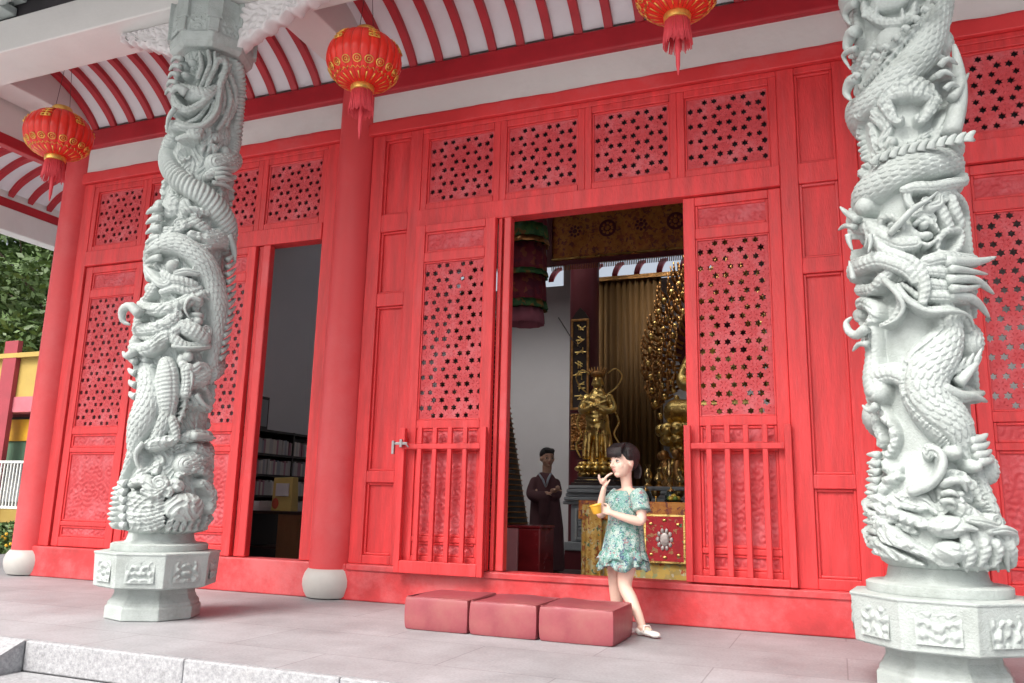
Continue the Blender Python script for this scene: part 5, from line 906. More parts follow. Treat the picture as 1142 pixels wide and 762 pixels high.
# carved braces under the outer beam, left and right of each dragon column
def brace(cx, side, L_, seed):
    nx, nz = 110, 44; rs = np.random.RandomState(seed); u = np.linspace(0, 1, nx); vs = []; fs = []
    for face in (0, 1):
        for j in range(nz):
            v = j/(nz-1)
            for i in range(nx):
                low = .30*(1-u[i]**.8)+.03+.018*abs(math.sin(u[i]*17))+.012*math.sin(u[i]*41+seed)
                zz = -v*low; d = .012*math.sin(u[i]*34+3*math.sin(v*7+seed))*math.cos(v*9+u[i]*12)+.010*math.sin(v*16-u[i]*22)
                e = min(v, 1-v, .12)/.12*min(u[i], 1-u[i], .05)/.05
                y = (-.05-abs(d)*1.6*e) if face == 0 else (.05+abs(d)*1.6*e)
                vs.append((side*u[i]*L_, y, zz))
    n = nx*nz
    for face in (0, 1):
        for j in range(nz-1):
            for i in range(nx-1):
                a = face*n+j*nx+i; q = (a, a+1, a+nx+1, a+nx); fs.append(q if face == 0 else q[::-1])
    for i in range(nx-1): fs.append((i, i+n, i+1+n, i+1)); b = (nz-1)*nx; fs.append((b+i, b+i+1, b+i+1+n, b+i+n))
    for j in range(nz-1): fs.append((j*nx, (j+1)*nx, (j+1)*nx+n, j*nx+n)); e = nx-1; fs.append((j*nx+e, j*nx+e+n, (j+1)*nx+e+n, (j+1)*nx+e))
    o = MB().add(vs, fs).build('beam_brace', 'braces', T, True); o.location = (cx+side*.26, 4.15, 4.232); return o
for cx in (-4.08, .39):
    brace(cx, 1, .75, 1); brace(cx, -1, .62, 5)
# ================================================================ figure helpers
def limb(mb, pts, n=12, k=5):
    q = spline(pts, k); mb.tube([p[:3] for p in q], [p[3] for p in q], n); mb.ell(q[0][:3], (q[0][3],)*3, 10, 8); mb.ell(q[-1][:3], (q[-1][3],)*3, 10, 8)
def basis(f, u=(0,0,1)):
    f = Vector(f).normalized(); l = Vector(u).cross(f).normalized(); u2 = f.cross(l); return f, l, u2
def head_mb(mb, c, f, s, u=(0,0,1)):      # s = head height; f = the way the face looks
    F, L, U = basis(f, u); c = Vector(c); rot = Matrix((F, L, U)).transposed(); P = lambda a, b, d: c+F*a*s+L*b*s+U*d*s
    mb.ell(P(-.04, 0, .08), (.40*s, .335*s, .40*s), 20, 14, rot); mb.ell(P(.08, 0, -.13), (.27*s, .27*s, .33*s), 18, 12, rot)
    mb.ell(P(.19, 0, -.36), (.12*s, .13*s, .10*s), 12, 8, rot)                      # chin
    for k in (-1, 1):
        mb.ell(P(.20, k*.15, -.13), (.11*s, .10*s, .13*s), 12, 8, rot)             # cheek
        mb.ell(P(-.02, k*.335, -.06), (.085*s, .045*s, .115*s), 10, 8, rot)        # ear
    mb.tube([P(.33, 0, .04), P(.385, 0, -.06), (P(.425, 0, -.125))], [.028*s, .036*s, .045*s], 8); mb.ell(P(.41, 0, -.135), (.05*s, .062*s, .042*s), 10, 8, rot)
    for k in (-1, 1): mb.ell(P(.37, k*.055, -.15), (.04*s, .035*s, .03*s), 8, 6, rot)
    mb.ell(P(.335, 0, -.225), (.045*s, .085*s, .022*s), 10, 6, rot); mb.ell(P(.325, 0, -.265), (.045*s, .07*s, .024*s), 10, 6, rot)
    return P, rot
def face_bits(parent, c, f, s, skin_dark, hair_m, u=(0,0,1), open_=1):
    F, L, U = basis(f, u); c = Vector(c); rot = Matrix((F, L, U)).transposed(); P = lambda a, b, d: c+F*a*s+L*b*s+U*d*s
    for k in (-1, 1):
        e = MB().ell(P(.305, k*.145, -.015), (.035*s, .062*s, .030*s), 12, 8, rot).build('eye', 'eyewhite', parent, True)
        MB().ell(P(.328, k*.142, -.018), (.017*s, .030*s, .029*s), 12, 8, rot).build('iris', 'eyedark', e, True)
        MB().tube([P(.322, k*.075, .002), P(.352, k*.14, .022), P(.318, k*.215, .002)], [.007*s, .012*s, .006*s], 6).build('eyelid', skin_dark, parent, True)
        MB().tube([P(.345, k*.07, .085), P(.355, k*.15, .105), P(.30, k*.235, .08)], [.010*s, .014*s, .006*s], 6).build('eyebrow', hair_m, parent, True)
    MB().ell(P(.352, 0, -.228), (.035*s, .075*s, .016*s), 10, 6, rot).ell(P(.343, 0, -.262), (.035*s, .06*s, .018*s), 10, 6, rot).build('lips', 'lip', parent, True)
def hand_mb(mb, wrist, palm_dir, finger_curl, s, side=1, up=(0,0,1), idx=None):
    # five separate fingers; palm_dir = wrist to knuckles, up = back of the hand
    D, S_, U = Vector(palm_dir).normalized(), None, None
    S_ = Vector(up).cross(D).normalized()*side; U = D.cross(S_)*side
    w_ = Vector(wrist); rot = Matrix((D, S_, D.cross(S_))).transposed()
    mb.ell(w_+D*.42*s, (.52*s, .36*s, .17*s), 14, 10, rot)
    ln = [.62, .72, .68, .52]; tips = []
    for i in range(4):
        b = w_+D*.80*s+S_*(.27-.18*i)*s; L_ = ln[i]*s; cu = finger_curl if not(idx is not None and i == idx) else .05
        p = b; d = D.copy(); pts = [(*(b-D*.2*s), .10*s), (*b, .098*s)]
        for k in range(3):
            d = (Matrix.Rotation(-cu*side*1.0, 3, S_) @ d) if side > 0 else (Matrix.Rotation(-cu, 3, -S_) @ d)
            p = p+d*L_*(.42, .32, .26)[k]; pts.append((*p, (.088, .078, .066)[k]*s))
        limb(mb, pts, 8, 2); tips.append(p)
    b = w_+D*.25*s+S_*.30*s; t1 = b+(D*.35+S_*.30)*s; t2 = t1+(D*.34+S_*.04-U*.15)*s
    limb(mb, [(*b, .12*s), (*t1, .10*s), (*t2, .075*s)], 8, 2)
    return tips
def simple(name, col, rough=.6, **k): M[name] = mat(name, col, rough, **k)
simple('eyewhite', (.75, .73, .70), .3, var=.02); simple('eyedark', (.012, .008, .006), .2, var=.1)
simple('lip', (.55, .20, .19), .45, var=.05); simple('skin', (.78, .53, .43), .5, var=.04, vscale=9); simple('skin_tan', (.62, .38, .27), .5, var=.05, vscale=9)
simple('hair', (.012, .010, .011), .38, var=.3, vscale=30, bump=.5, bscale=90, stretch=(8, 8, 1)); simple('liddark', (.06, .03, .025), .6)
# ================================================================ inside the hall
simple('maroon', (.10, .012, .018), .45); simple('curtain', (.17, .09, .025), .75, var=.25, vscale=9, stretch=(4, 4, .25), bump=.5, bscale=12)
simple('altarstone', (.27, .30, .32), .6, bump=.3, bscale=60, var=.12); simple('altarlight', (.48, .52, .52), .6)
simple('wood', (.22, .11, .05), .5, var=.25, vscale=6, stretch=(1, 1, .2)); simple('black', (.015, .014, .014), .45); simple('darkwood', (.03, .018, .014), .45)
def pattern(name, cols, scale=30, rough=.7, kind='VORONOI', metal=0, bump=.3):
    m = bpy.data.materials.new(name); m.use_nodes = True; n = m.node_tree; L = n.links.new; b = n.nodes['Principled BSDF']; b.inputs['Roughness'].default_value = rough; b.inputs['Metallic'].default_value = metal
    tc = n.nodes.new('ShaderNodeTexCoord'); v = n.nodes.new('ShaderNodeTexVoronoi'); v.inputs['Scale'].default_value = scale; v.inputs['Randomness'].default_value = 1
    no = n.nodes.new('ShaderNodeTexNoise'); no.inputs['Scale'].default_value = scale*.8; mx = n.nodes.new('ShaderNodeMix'); mx.data_type = 'VECTOR'; mx.inputs[0].default_value = .08 if scale > 5 else .1
    L(tc.outputs['Object'], no.inputs['Vector']); L(tc.outputs['Object'], mx.inputs[4]); L(no.outputs['Color'], mx.inputs[5]); L(mx.outputs[1], v.inputs['Vector'])
    sp = n.nodes.new('ShaderNodeSeparateColor'); L(v.outputs['Color'], sp.inputs[0]); r = n.nodes.new('ShaderNodeValToRGB'); r.color_ramp.interpolation = 'CONSTANT'
    for i in range(len(cols)-2): r.color_ramp.elements.new(.5)
    for i, (p, c) in enumerate(cols): r.color_ramp.elements[i].position = p; r.color_ramp.elements[i].color = (*c, 1)
    L(sp.outputs[0], r.inputs[0]); L(r.outputs[0], b.inputs['Base Color'])
    bp = n.nodes.new('ShaderNodeBump'); bp.inputs['Strength'].default_value = bump; bp.inputs['Distance'].default_value = .003; L(v.outputs['Distance'], bp.inputs['Height']); L(bp.outputs[0], b.inputs['Normal'])
    M[name] = m
pattern('brocade_gold', [(0, (.45, .26, .05)), (.35, (.55, .36, .10)), (.6, (.30, .10, .03)), (.8, (.50, .42, .22)), (.92, (.08, .16, .08))], 38)
pattern('brocade_orange', [(0, (.44, .16, .03)), (.4, (.50, .21, .04)), (.7, (.32, .09, .03)), (.88, (.20, .06, .04))], 34)
pattern('brocade_red', [(0, (.50, .02, .03)), (.55, (.42, .02, .03)), (.85, (.45, .22, .10)), (.95, (.10, .25, .12))], 42)
pattern('brocade_yellow', [(0, (.62, .42, .10)), (.45, (.50, .36, .12)), (.7, (.40, .42, .20)), (.86, (.62, .55, .38)), (.95, (.5, .12, .05))], 30)
pattern('banner_green', [(0, (.03, .12, .04)), (.5, (.06, .16, .04)), (.8, (.22, .12, .03))], 24)
pattern('banner_red', [(0, (.16, .015, .03)), (.6, (.10, .01, .03)), (.85, (.22, .06, .03))], 20)
pattern('dress', [(0, (.42, .50, .46)), (.22, (.17, .36, .32)), (.46, (.33, .46, .43)), (.60, (.05, .20, .15)), (.72, (.22, .38, .37)), (.86, (.07, .10, .20)), (.95, (.36, .18, .20))], 70, .75)
pattern('book', [(0, (.30, .30, .30)), (.4, (.20, .14, .15)), (.6, (.35, .33, .30)), (.85, (.12, .14, .18))], 14)
# pillar with gilded couplet board
P_ = MB().lathe([(.20, .02), (.20, 4.89)], 32, (-3.12, 10.42, 0)); tag(P_.build('hall_pillar', 'maroon', None, 'auto'), 'dark maroon round hall pillar behind the robed man, carrying a gilded board', 'pillar')
cp = thing('couplet_board', 'narrow gilded board with arched top hung on the maroon pillar inside', 'board', (-3.09, 10.12, 0))
def loc_build(mb, n, m, p, **k): return mb.build(n, m, p, **k)
b = MB().box(-.125, .125, 0, .04, 1.98, 3.2); b.add([(-.125, 0, 3.2), (.125, 0, 3.2), (.06, 0, 3.30), (0, 0, 3.36), (-.06, 0, 3.30), (-.125, .04, 3.2), (.125, .04, 3.2), (.06, .04, 3.30), (0, .04, 3.36), (-.06, .04, 3.30)], [(0,1,2,3,4), (9,8,7,6,5), (0,5,6,1), (1,6,7,2), (2,7,8,3), (3,8,9,4), (4,9,5,0)])
b.build('board', 'darkwood', cp)
MB().frame(-.125, .125, 1.98, 3.2, .03, -.015, -.001).build('gilt_frame', 'golddark', cp, bevel=.004)
g = MB()
for i in range(7):      # seven brush-like gilded characters made of strokes
    zc = 3.07-.155*i; rs = random.Random(i)
    for k in range(5):
        a = rs.choice([0, math.pi/2, .7, -.7]); x, z = rs.uniform(-.04, .04), zc+rs.uniform(-.04, .04); l = rs.uniform(.03, .06)
        g.tube([(x-math.cos(a)*l, -.006, z-math.sin(a)*l*.8), (x+math.cos(a)*l, -.006, z+math.sin(a)*l*.8)], .0075, 5)
g.build('gilt_carving', 'gold', cp)
lb = carved(-.115, .115, 1.46, 1.93, -.01, cp, 5, 'golddark', .02, 'carved_foot'); MB().box(-.125, .125, 0, .04, 1.45, 1.94).build('foot_board', 'darkwood', cp)
# curtain and dark niche
cu = MB(); n = 60; vs = []; fs = []
for i in range(n+1):
    x = -3.35+1.15*i/n+0; y = 11.2+.03*math.sin(i*1.35)+.012*math.sin(i*3.1); vs += [(x, y, .9), (x, y, 4.02)]
for i in range(n): a = 2*i; fs.append((a, a+2, a+3, a+1))
for i in range(n, -1, -1): pass
cv_ = MB().add(vs, fs).build('curtain', 'curtain', None, True); s_ = cv_.modifiers.new('s', 'SOLIDIFY'); s_.thickness = .01
tag(cv_, 'tall brown gold pleated curtain hanging behind the standing gilded statue', 'curtain')
cr_ = MB().box(-3.4, -1.2, 11.12, 11.17, 4.0, 4.06); tag(cr_.build('curtain_rail', 'golddark'), 'thin gilded rail along the top of the brown gold curtain', 'rail')
# orange embroidered valance
va = thing('valance', 'orange gold embroidered valance with round medallions across the upper doorway', 'hanging', (0, 8.4, 0))
v_ = MB(); n = 80; vs = []; fs = []
for i in range(n+1):
    x = -2.90+2.6*i/n; y = .02*math.sin(i*.8)
    for z in (3.47, 3.6, 3.75, 3.9, 4.12): vs.append((x, y*(4.12-z)*2, z))
for i in range(n):
    for j in range(4): a = 5*i+j; fs.append((a, a+5, a+6, a+1))
o = v_.add(vs, fs).build('valance_cloth', 'brocade_orange', va, True); o.modifiers.new('s', 'SOLIDIFY').thickness = .01
MB().box(-2.93, -.28, -.025, .0-.012, 3.42, 3.475).build('dark_border', 'maroon', va); MB().box(-2.96, -2.90, -.03, .01, 3.42, 4.12).build('dark_border', 'maroon', va)
MB().box(-2.90, -.3, -.04, -.02, 3.485, 3.50).build('gold_braid', 'gold', va)
for i in range(7):
    x = -2.62+.38*i; md = MB(); md.lathe([(.001, 0), (.09, .002), (.10, .006)], 24)
    md2 = MB(); md2.v = [(x+p[0], -.045-p[2]*.3, 3.80+p[1]) for p in md.v]; md2.f = md.f; m_ = md2.build('medallion', 'maroon' if i % 2 else 'brocade_orange', va)
    fl = MB()
    for k in range(8): a = k*math.pi/4; fl.ell((x+.055*math.cos(a), -.047, 3.80+.055*math.sin(a)), (.018, .003, .018), 8, 6)
    fl.ell((x, -.054, 3.80), (.028, .008, .028), 8, 6); fl.build('flower', 'maroon' if i % 2 == 0 else 'brocade_orange', m_, smooth=True)
ft = MB()
for i in range(130): x = -2.9+2.58*i/129; ft.tube([(x, -.02, 3.42), (x+.003, -.02, 3.36)], .006, 4)
ft.build('fringe', 'golddark', va)
# hanging banner canopy, tiers of coloured cloth
bn = thing('banner_canopy', 'round hanging temple banner in green, red and gold tiers with a faded pink skirt', 'banner', (-2.70, 7.05, 0))
tiers = [(3.62, 3.42, .185, 'banner_red'), (3.42, 3.28, .20, 'banner_green'), (3.28, 3.22, .21, 'golddark'), (3.22, 2.96, .19, 'banner_red'), (2.96, 2.90, .205, 'banner_green'), (2.90, 2.66, .19, 'banner_red'), (2.66, 2.58, .205, 'banner_green'), (2.58, 2.44, .175, 'skirt')]
simple('skirt', (.30, .10, .14), .8)
for za, zb, r_, m_ in tiers:
    t_ = MB(); N = 48; vs = []
    for (z, k) in ((za, .94), ((za+zb)/2, 1.0), (zb, 1.03)):
        for i in range(N): a = 2*math.pi*i/N; rr = r_*k*(1+.05*math.sin(a*12)); vs.append((rr*math.cos(a), rr*math.sin(a), z))
    fs = [(j*N+i, j*N+(i+1) % N, (j+1)*N+(i+1) % N, (j+1)*N+i) for j in range(2) for i in range(N)]
    o = t_.add(vs, fs).build('banner_tier', m_, bn, True); o.modifiers.new('s', 'SOLIDIFY').thickness = .006
MB().tube([(0, 0, 3.6), (0, 0, 4.9)], .008, 6).build('hanging_cord', 'maroon', bn)
tag(MB().tube([(-2.55, 7.6, 2.62), (-2.0-.9, 9.2, 2.72), (-3.1, 10.2, 2.82)], .006, 5).build('hanging_wire', 'black'), 'thin dark wire strung across the hall behind the banner', 'wire')
# cone tower of small lamps
ct = thing('lamp_tower', 'dark conical tower of tiny gilded lamps rising just inside the left door edge', 'lamp tower', (-3.32, 7.25, 0))
MB().lathe([(.64, .02), (.60, .40), (.04, 3.5)], 40).build('tower_body', 'black', ct, 'auto')
ring = MB()
for i in range(60):
    z = .42+i*.05; r_ = .60-(z-.4)*.56/3.1+.004
    if z < 3.4: ring.lathe([(r_, z), (r_+.012, z+.006), (r_, z+.014)], 40, cap=False)
ring.build('lamp_rows', 'golddark', ct)
# red box by the doorway
rb = thing('red_chest', 'dark red lacquered chest with a pink side standing just inside the doorway', 'chest', (-2.50, 6.72, 0))

simple('redlac', (.22, .015, .02), .25, var=.3, vscale=4); simple('pinkface', (.62, .28, .30), .5, var=.1)
MB().box(-.04, .16, -.16, .2, .02, .55).build('chest_body', 'redlac', rb, bevel=.012)
MB().box(-.17, -.043, -.16, .2, .02, .55).build('chest_side', 'pinkface', rb, bevel=.012)
MB().box(-.175, .165, -.165, .205, .552, .575).build('chest_lid', 'redlac', rb, bevel=.006)
# stone altar
al = thing('stone_altar', 'carved grey stone altar table on a dark red plinth behind the robed man', 'altar', (0, 9.3, 0))
MB().box(-3.02, -.2, .02, 1.3, .02, .23).build('plinth', 'maroon', al); MB().box(-3.02, -.2, 0, 1.3, .232, .33).build('base', 'altarstone', al, bevel=.01)
MB().box(-2.96, -.26, .06, 1.25, .332, .76).build('waist', 'altarstone', al, bevel=.01)
for k in range(5): MB().box(-3.0+.02*k-.05, -.2-.02*k+.05, .02-.015*(k % 2)-.01*k, 1.3, .762+.045*k, .805+.045*k).build('moulding', 'altarstone', al, bevel=.012)
for k in range(6):
    x = -2.9+.45*k; fr = MB().frame(x, x+.2, .36, .72, .025, .035, .06).build('panel_frame', 'altarlight', al, bevel=.004)
    carved(x+.03, x+.17, .40, .69, .055, al, 30+k, 'altarstone', .012, 'relief_panel')
# ---- gilded statues
def statue_stand():
    t = thing('standing_statue', 'gilded standing guardian statue with flying ribbons on a lotus base left of the altar', 'statue', (-2.74, 9.75, 0))
    m = MB(); z0 = 1.28
    limb(m, [(-.07, 0, z0+.02, .06), (-.07, 0, z0+.25, .075), (-.05, 0, z0+.5, .10)]); limb(m, [(.07, -.02, z0+.02, .06), (.07, -.02, z0+.25, .075), (.05, 0, z0+.5, .10)])
    limb(m, [(0, 0, z0+.42, .15), (0, 0, z0+.55, .14), (0, 0, z0+.66, .12), (0, 0, z0+.78, .145), (0, 0, z0+.84, .10)])
    for s in (-1, 1): limb(m, [(s*.14, 0, z0+.80, .06), (s*.20, -.03, z0+.66, .05), (s*.13, -.14, z0+.62, .04), (s*.03, -.17, z0+.68, .035)])
    head_mb(m, (0, -.01, z0+.99), (.2, -1, 0), .21); limb(m, [(0, 0, z0+.84, .05), (0, 0, z0+.92, .05)])
    for k in range(9): a = k*2*math.pi/9; limb(m, [(.10*math.cos(a), .07*math.sin(a), z0+.5, .035), (.15*math.cos(a), .12*math.sin(a), z0+.28, .035), (.17*math.cos(a), .13*math.sin(a), z0+.06, .03)], 8, 3)
    for k in range(5): limb(m, [(-.13, -.1+.01*k, z0+.74-.05*k, .018), (0, -.16, z0+.69-.05*k, .02), (.13, -.1, z0+.74-.05*k, .018)], 6, 3)
    remesh(m, 'statue_body', 'gold', t, .011, 1)
    h = MB()
    for k in range(7): a = -.9+.3*k; h.tube([(.09*math.sin(a), 0, z0+1.08), (.15*math.sin(a), 0, z0+1.15+.05*math.cos(a))], [.022, .006], 6)
    h.ell((0, 0, z0+1.1), (.09, .09, .05)); h.build('crown', 'golddark', t, smooth=True)
    for s, ph in ((-1, .3), (1, 0)):
        r = MB()
        pts = spline([(s*.12, .05, z0+.85), (s*.24, .05, z0+.95), (s*.30, .04, z0+1.08), (s*.22, .04, z0+1.17), (s*.12, .05, z0+1.12)], 5); r.tube(pts, .018, 8, .5)
        pts = spline([(s*.20, 0, z0+.66), (s*.27, 0, z0+.5), (s*.21, 0, z0+.35), (s*.28, 0, z0+.2), (s*.22, 0, z0+.06)], 5); r.tube(pts, .022, 8, .5)
        r.build('ribbon', 'gold', t, smooth=True)
    l = MB()
    for j, (rr, zz, nn) in enumerate([(.20, z0-.03, 14), (.24, z0-.08, 16), (.20, z0-.15, 14)]):
        for k in range(nn): a = 2*math.pi*k/nn+j*.2; l.ell((rr*math.cos(a), rr*math.sin(a), zz), (.05, .05, .035), 8, 6)
    l.lathe([(.16, z0-.20), (.19, z0-.08), (.21, z0-.01)], 24); l.lathe([(.28, z0-.27), (.28, z0-.22), (.2, z0-.2)], 24); l.build('lotus_base', 'gold', t, smooth=True)
statue_stand()
def statue_thousand():
    t = thing('seated_statue', 'huge gilded thousand armed seated statue half hidden by the right door edge', 'statue', (-1.42, 10.45, 0))
    rs = random.Random(5); m = MB()
    limb(m, [(-.45, -.1, 1.95, .17), (0, -.25, 1.92, .18), (.45, -.1, 1.95, .17)]); limb(m, [(0, 0, 1.95, .30), (0, 0, 2.3, .24), (0, 0, 2.6, .28), (0, 0, 2.75, .12)])
    head_mb(m, (0, -.05, 2.95), (0, -1, 0), .36)
    for s in (-1, 1): limb(m, [(s*.26, 0, 2.62, .11), (s*.36, -.1, 2.35, .09), (s*.2, -.3, 2.25, .07), (s*.04, -.36, 2.35, .06)])
    for k in range(9): limb(m, [(-.3+.04*k, -.26, 2.5-.05*k, .025), (0, -.32, 2.3-.04*k, .03), (.3-.04*k, -.26, 2.5-.05*k, .025)], 6, 3)
    remesh(m, 'statue_body', 'gold', t, .02, 1)
    for j in range(3): MB().lathe([(.12-.02*j, 3.1+.12*j), (.17-.03*j, 3.16+.12*j), (.10-.02*j, 3.22+.12*j)], 20).build('crown_tier', 'golddark', t, 'auto')
    a_ = MB(); n = 0
    for ring_ in range(7):
        R0_ = .50+.085*ring_; cnt = 34+4*ring_
        for k in range(cnt):
            a = -.55+(math.pi+1.1)*k/(cnt-1); a += rs.uniform(-.02, .02); ex = 1.0+.45*max(0, math.sin(a))
            c = Vector((R0_*.82*math.cos(a), .05+.02*ring_, 2.6+R0_*ex*math.sin(a))); d = Vector((math.cos(a), -.5, math.sin(a)*ex)).normalized()
            e = c+d*.10; w_ = e+Vector((rs.uniform(-.03, .03), -.05, .05+rs.uniform(-.02, .02))); a_.tube([c, e, w_], [.022, .018, .014], 6); a_.ell(w_+Vector((0, -.01, .022)), (.018, .012, .03), 6, 5)
            if rs.random() < .5: a_.tube([w_, w_+Vector((rs.uniform(-.02, .02), -.02, .10))], [.008, .012], 5)
    o = a_.build('arm_fan', 'golddark', t, smooth=True); o['kind'] = 'stuff'
    b_ = MB()
    for ring_ in range(3):
        for k in range(30): 
            a = -.6+(math.pi+1.2)*k/29; R0_ = .62+.14*ring_+.03*rs.random(); b_.ell((R0_*.9*math.cos(a), .02, 2.62+R0_*1.35*math.sin(a)), (.035, .02, .045), 8, 6)
    o = b_.build('arm_fan', 'gold', t, smooth=True); o['kind'] = 'stuff'; o.name = 'hand_fan'
    ha = MB().lathe([(.001, 0), (.5, .005), (.5, .02)], 40); hm = MB(); hm.v = [(p[0], .22+p[2], 2.9+p[1]*1.25) for p in ha.v]; hm.f = ha.f; hm.build('halo_panel', 'maroon', t)
    l = MB()
    for j, (rr, zz, nn, sz) in enumerate([(.66, 1.72, 20, .13), (.60, 1.60, 18, .12), (.5, 1.48, 16, .10), (.56, 1.30, 16, .10), (.66, 1.2, 20, .10)]):
        for k in range(nn): a = 2*math.pi*k/nn+j*.16; l.ell((rr*math.cos(a), rr*math.sin(a)*.8, zz), (sz*.7, sz*.5, sz*.62), 10, 7)
    l.lathe([(.55, 1.0), (.62, 1.15), (.45, 1.4), (.5, 1.55), (.62, 1.78)], 30, sy=.8); l.build('lotus_throne', 'gold', t, smooth=True)
    for k in range(8):
        a = math.pi*(1.02+.96*k/7); l2 = MB(); 
        limb(l2, [(.62*math.cos(a), .5*math.sin(a), 1.02, .07), (.66*math.cos(a), .54*math.sin(a), 1.18, .06), (.62*math.cos(a), .5*math.sin(a), 1.34, .05)], 8, 3); l2.ell((.66*math.cos(a), .55*math.sin(a), 1.40), (.06, .06, .06)); l2.build('throne_figure', 'golddark', t, smooth=True)
statue_thousand()
# dark table of lights behind the girl, offering jars
db = thing('dark_offering_stand', 'low dark stand with stepped edge on the stone altar under the standing statue', 'stand', (0, 9.42, 0))
for k in range(3): MB().box(-2.98+.03*k, -2.42-.03*k, .03*k, .5, .99+.035*k+.001, 1.022+.035*k).build('tier', 'darkwood', db, bevel=.004)
# offering table with cloths
tb = thing('offering_table', 'offering table behind the girl, hidden under yellow brocade', 'table', (0, 6.72, 0))
MB().box(-1.99, -.2, .02, .62, .74, .78).build('tabletop', 'darkwood', tb)
for x in (-1.93, -.26):
    for y in (.08, .56): MB().box(x-.03, x+.03, y-.03, y+.03, .02, .739).build('leg', 'darkwood', tb)
def drape(x0, x1, y, z0, z1, m, lab, cat, amp=.012, fr=38, n=90, name='tablecloth'):
    vs = []; fs = []; nz = 8
    for i in range(n+1):
        x = x0+(x1-x0)*i/n
        for j in range(nz+1):
            t = j/nz; vs.append((x, y-(amp*(math.sin(x*fr)+.5*math.sin(x*fr*2.3+1))+amp)*t**.7, z1+(z0-z1)*t))
    for i in range(n):
        for j in range(nz): a = i*(nz+1)+j; fs.append((a, a+1, a+nz+2, a+nz+1))
    o = MB().add(vs, fs).build(name, m, None, True); s = o.modifiers.new('s', 'SOLIDIFY'); s.thickness = .006; 
    if lab: tag(o, lab, cat)
    return o
drape(-2.02, -.2, 6.70, .06, .70, 'brocade_yellow', 'yellow floral brocade cloth hanging down the front of the offering table', 'tablecloth', .010)
drape(-2.04, -.2, 6.675, .64, .795, 'brocade_orange', 'narrow orange cloth band along the top edge of the offering table', 'table runner', .008, 60, name='table_runner')
pn = thing('embroidered_panel', 'red embroidered square panel with a pale round motif hung on the table front', 'hanging', (0, 6.645, 0))
MB().box(-1.46, -1.16, -.006, .0, .33, .68).build('panel_cloth', 'brocade_red', pn)
simple('silver', (.55, .50, .48), .4, metal=.4, var=.2, vscale=40)
m_ = MB()
for k in range(10): a = 2*math.pi*k/10; m_.ell((-1.31+.055*math.cos(a), -.01, .50+.07*math.sin(a)), (.016, .006, .02), 8, 6)
m_.ell((-1.31, -.012, .50), (.04, .008, .055), 12, 8); m_.build('motif', 'silver', pn, smooth=True)
for sx, sz in ((-1.42, .62), (-1.42, .38), (-1.20, .62), (-1.20, .38), (-1.31, .65), (-1.31, .36)): MB().ell((sx, -.009, sz), (.018, .004, .013), 8, 6).build('corner_flower', 'gold', pn, smooth=True)
MB().frame(-1.475, -1.145, .315, .695, .014, -.009, .001).build('border', 'gold', pn)
cl = drape(-1.99, -1.82, 6.62, .10, .76, 'brocade_gold', 'gold and red cloth bunched at the left end of the offering table', 'cloth', .03, 45, name='draped_cloth')
# fruit, bowls and pots on the table
simple('fruit', (.45, .30, .04), .4); simple('darkpot', (.02, .03, .025), .25); simple('fruitgreen', (.12, .18, .03), .45)
for i, (x, y, k) in enumerate([(-1.70, 7.0, 0), (-1.55, 7.05, 1), (-1.44, 6.95, 0), (-1.33, 7.05, 1), (-1.24, 6.95, 0), (-1.12, 7.0, 1)]):
    b = thing('offering_bowl', ['brass offering cup with stem', 'dark lidded offering jar'][k]+[' just right of the girl', ' second from the girl', ' third from the girl', ' fourth from the girl', ' near the door edge', ' hidden beside the door edge'][i], 'cup' if k == 0 else 'jar', (x, y, .781))
    if k == 0: MB().lathe([(.03, 0), (.032, .008), (.01, .02), (.01, .05), (.035, .07), (.045, .11), (.04, .11), (.03, .075)], 24).build('cup', 'brass', b, 'auto')
    else: MB().lathe([(.03, 0), (.05, .03), (.052, .07), (.035, .10), (.03, .105)], 24).build('jar', 'darkpot', b, 'auto'); MB().lathe([(.036, .106), (.03, .12), (.008, .13), (.01, .145), (.004, .15)], 20).build('lid', 'brass', b, 'auto')
bm_ = thing('fruit_dish', 'low dish of dark fruit on the offering table beside the red panel', 'dish', (-1.26, 6.80, .781))
MB().lathe([(.03, 0), (.06, .01), (.085, .03), (.08, .03), (.05, .016)], 24).build('dish', 'darkpot', bm_, 'auto')
for k in range(7): a = k; MB().ell((.035*math.cos(a*1.05)*(k > 0), .035*math.sin(a*1.05)*(k > 0), .045+.02*(k == 0)), (.022, .022, .02)).build('fruit', 'fruitgreen' if k % 2 else 'fruit', bm_, True)
for i, (x, z) in enumerate([(-2.05, 1.0), (-1.92, 1.0), (-1.80, 1.0), (-1.68, 1.0)]):
    c = thing('altar_vase', ['slim brass vase', 'stout brass vase', 'tall brass vase', 'short brass vase'][i]+' on the stone altar behind the girl, '+['leftmost', 'second', 'third', 'rightmost']
[i]+' of four', 'vase', (x, 9.45, .99)); h = [1, .8, 1.25, .7][i]
    MB().lathe([(.04, 0), (.045, .01), (.02, .04*h), (.05*(1+.3*(i == 1)), .10*h), (.045, .15*h), (.018, .20*h), (.035, .25*h), (.03, .25*h)], 24).build('vase', 'brass', c, 'auto'); MB().lathe([(.05, -.002), (.05, .012)], 20).build('vase_foot', 'golddark', c, 'auto')
# ---- left bay: bookcase, books, desk
bc = thing('bookcase', 'dark bookcase full of thin sutra volumes along the side wall of the left room', 'bookcase', (-6.7, 8.8, 0))
zsh = [.02, .25, .50, .76, 1.02, 1.28, 1.58]
for z in zsh: MB().box(-.33, 0, -1.5, 1.8, z, z+.028).build('shelf', 'black', bc)
for y in (-1.53, .15, 1.8): MB().box(-.33, .002, y, y+.028, .02, 1.612).build('side', 'black', bc)
MB().box(-.345, -.331, -1.5, 1.8, .02, 1.6).build('back', 'black', bc)

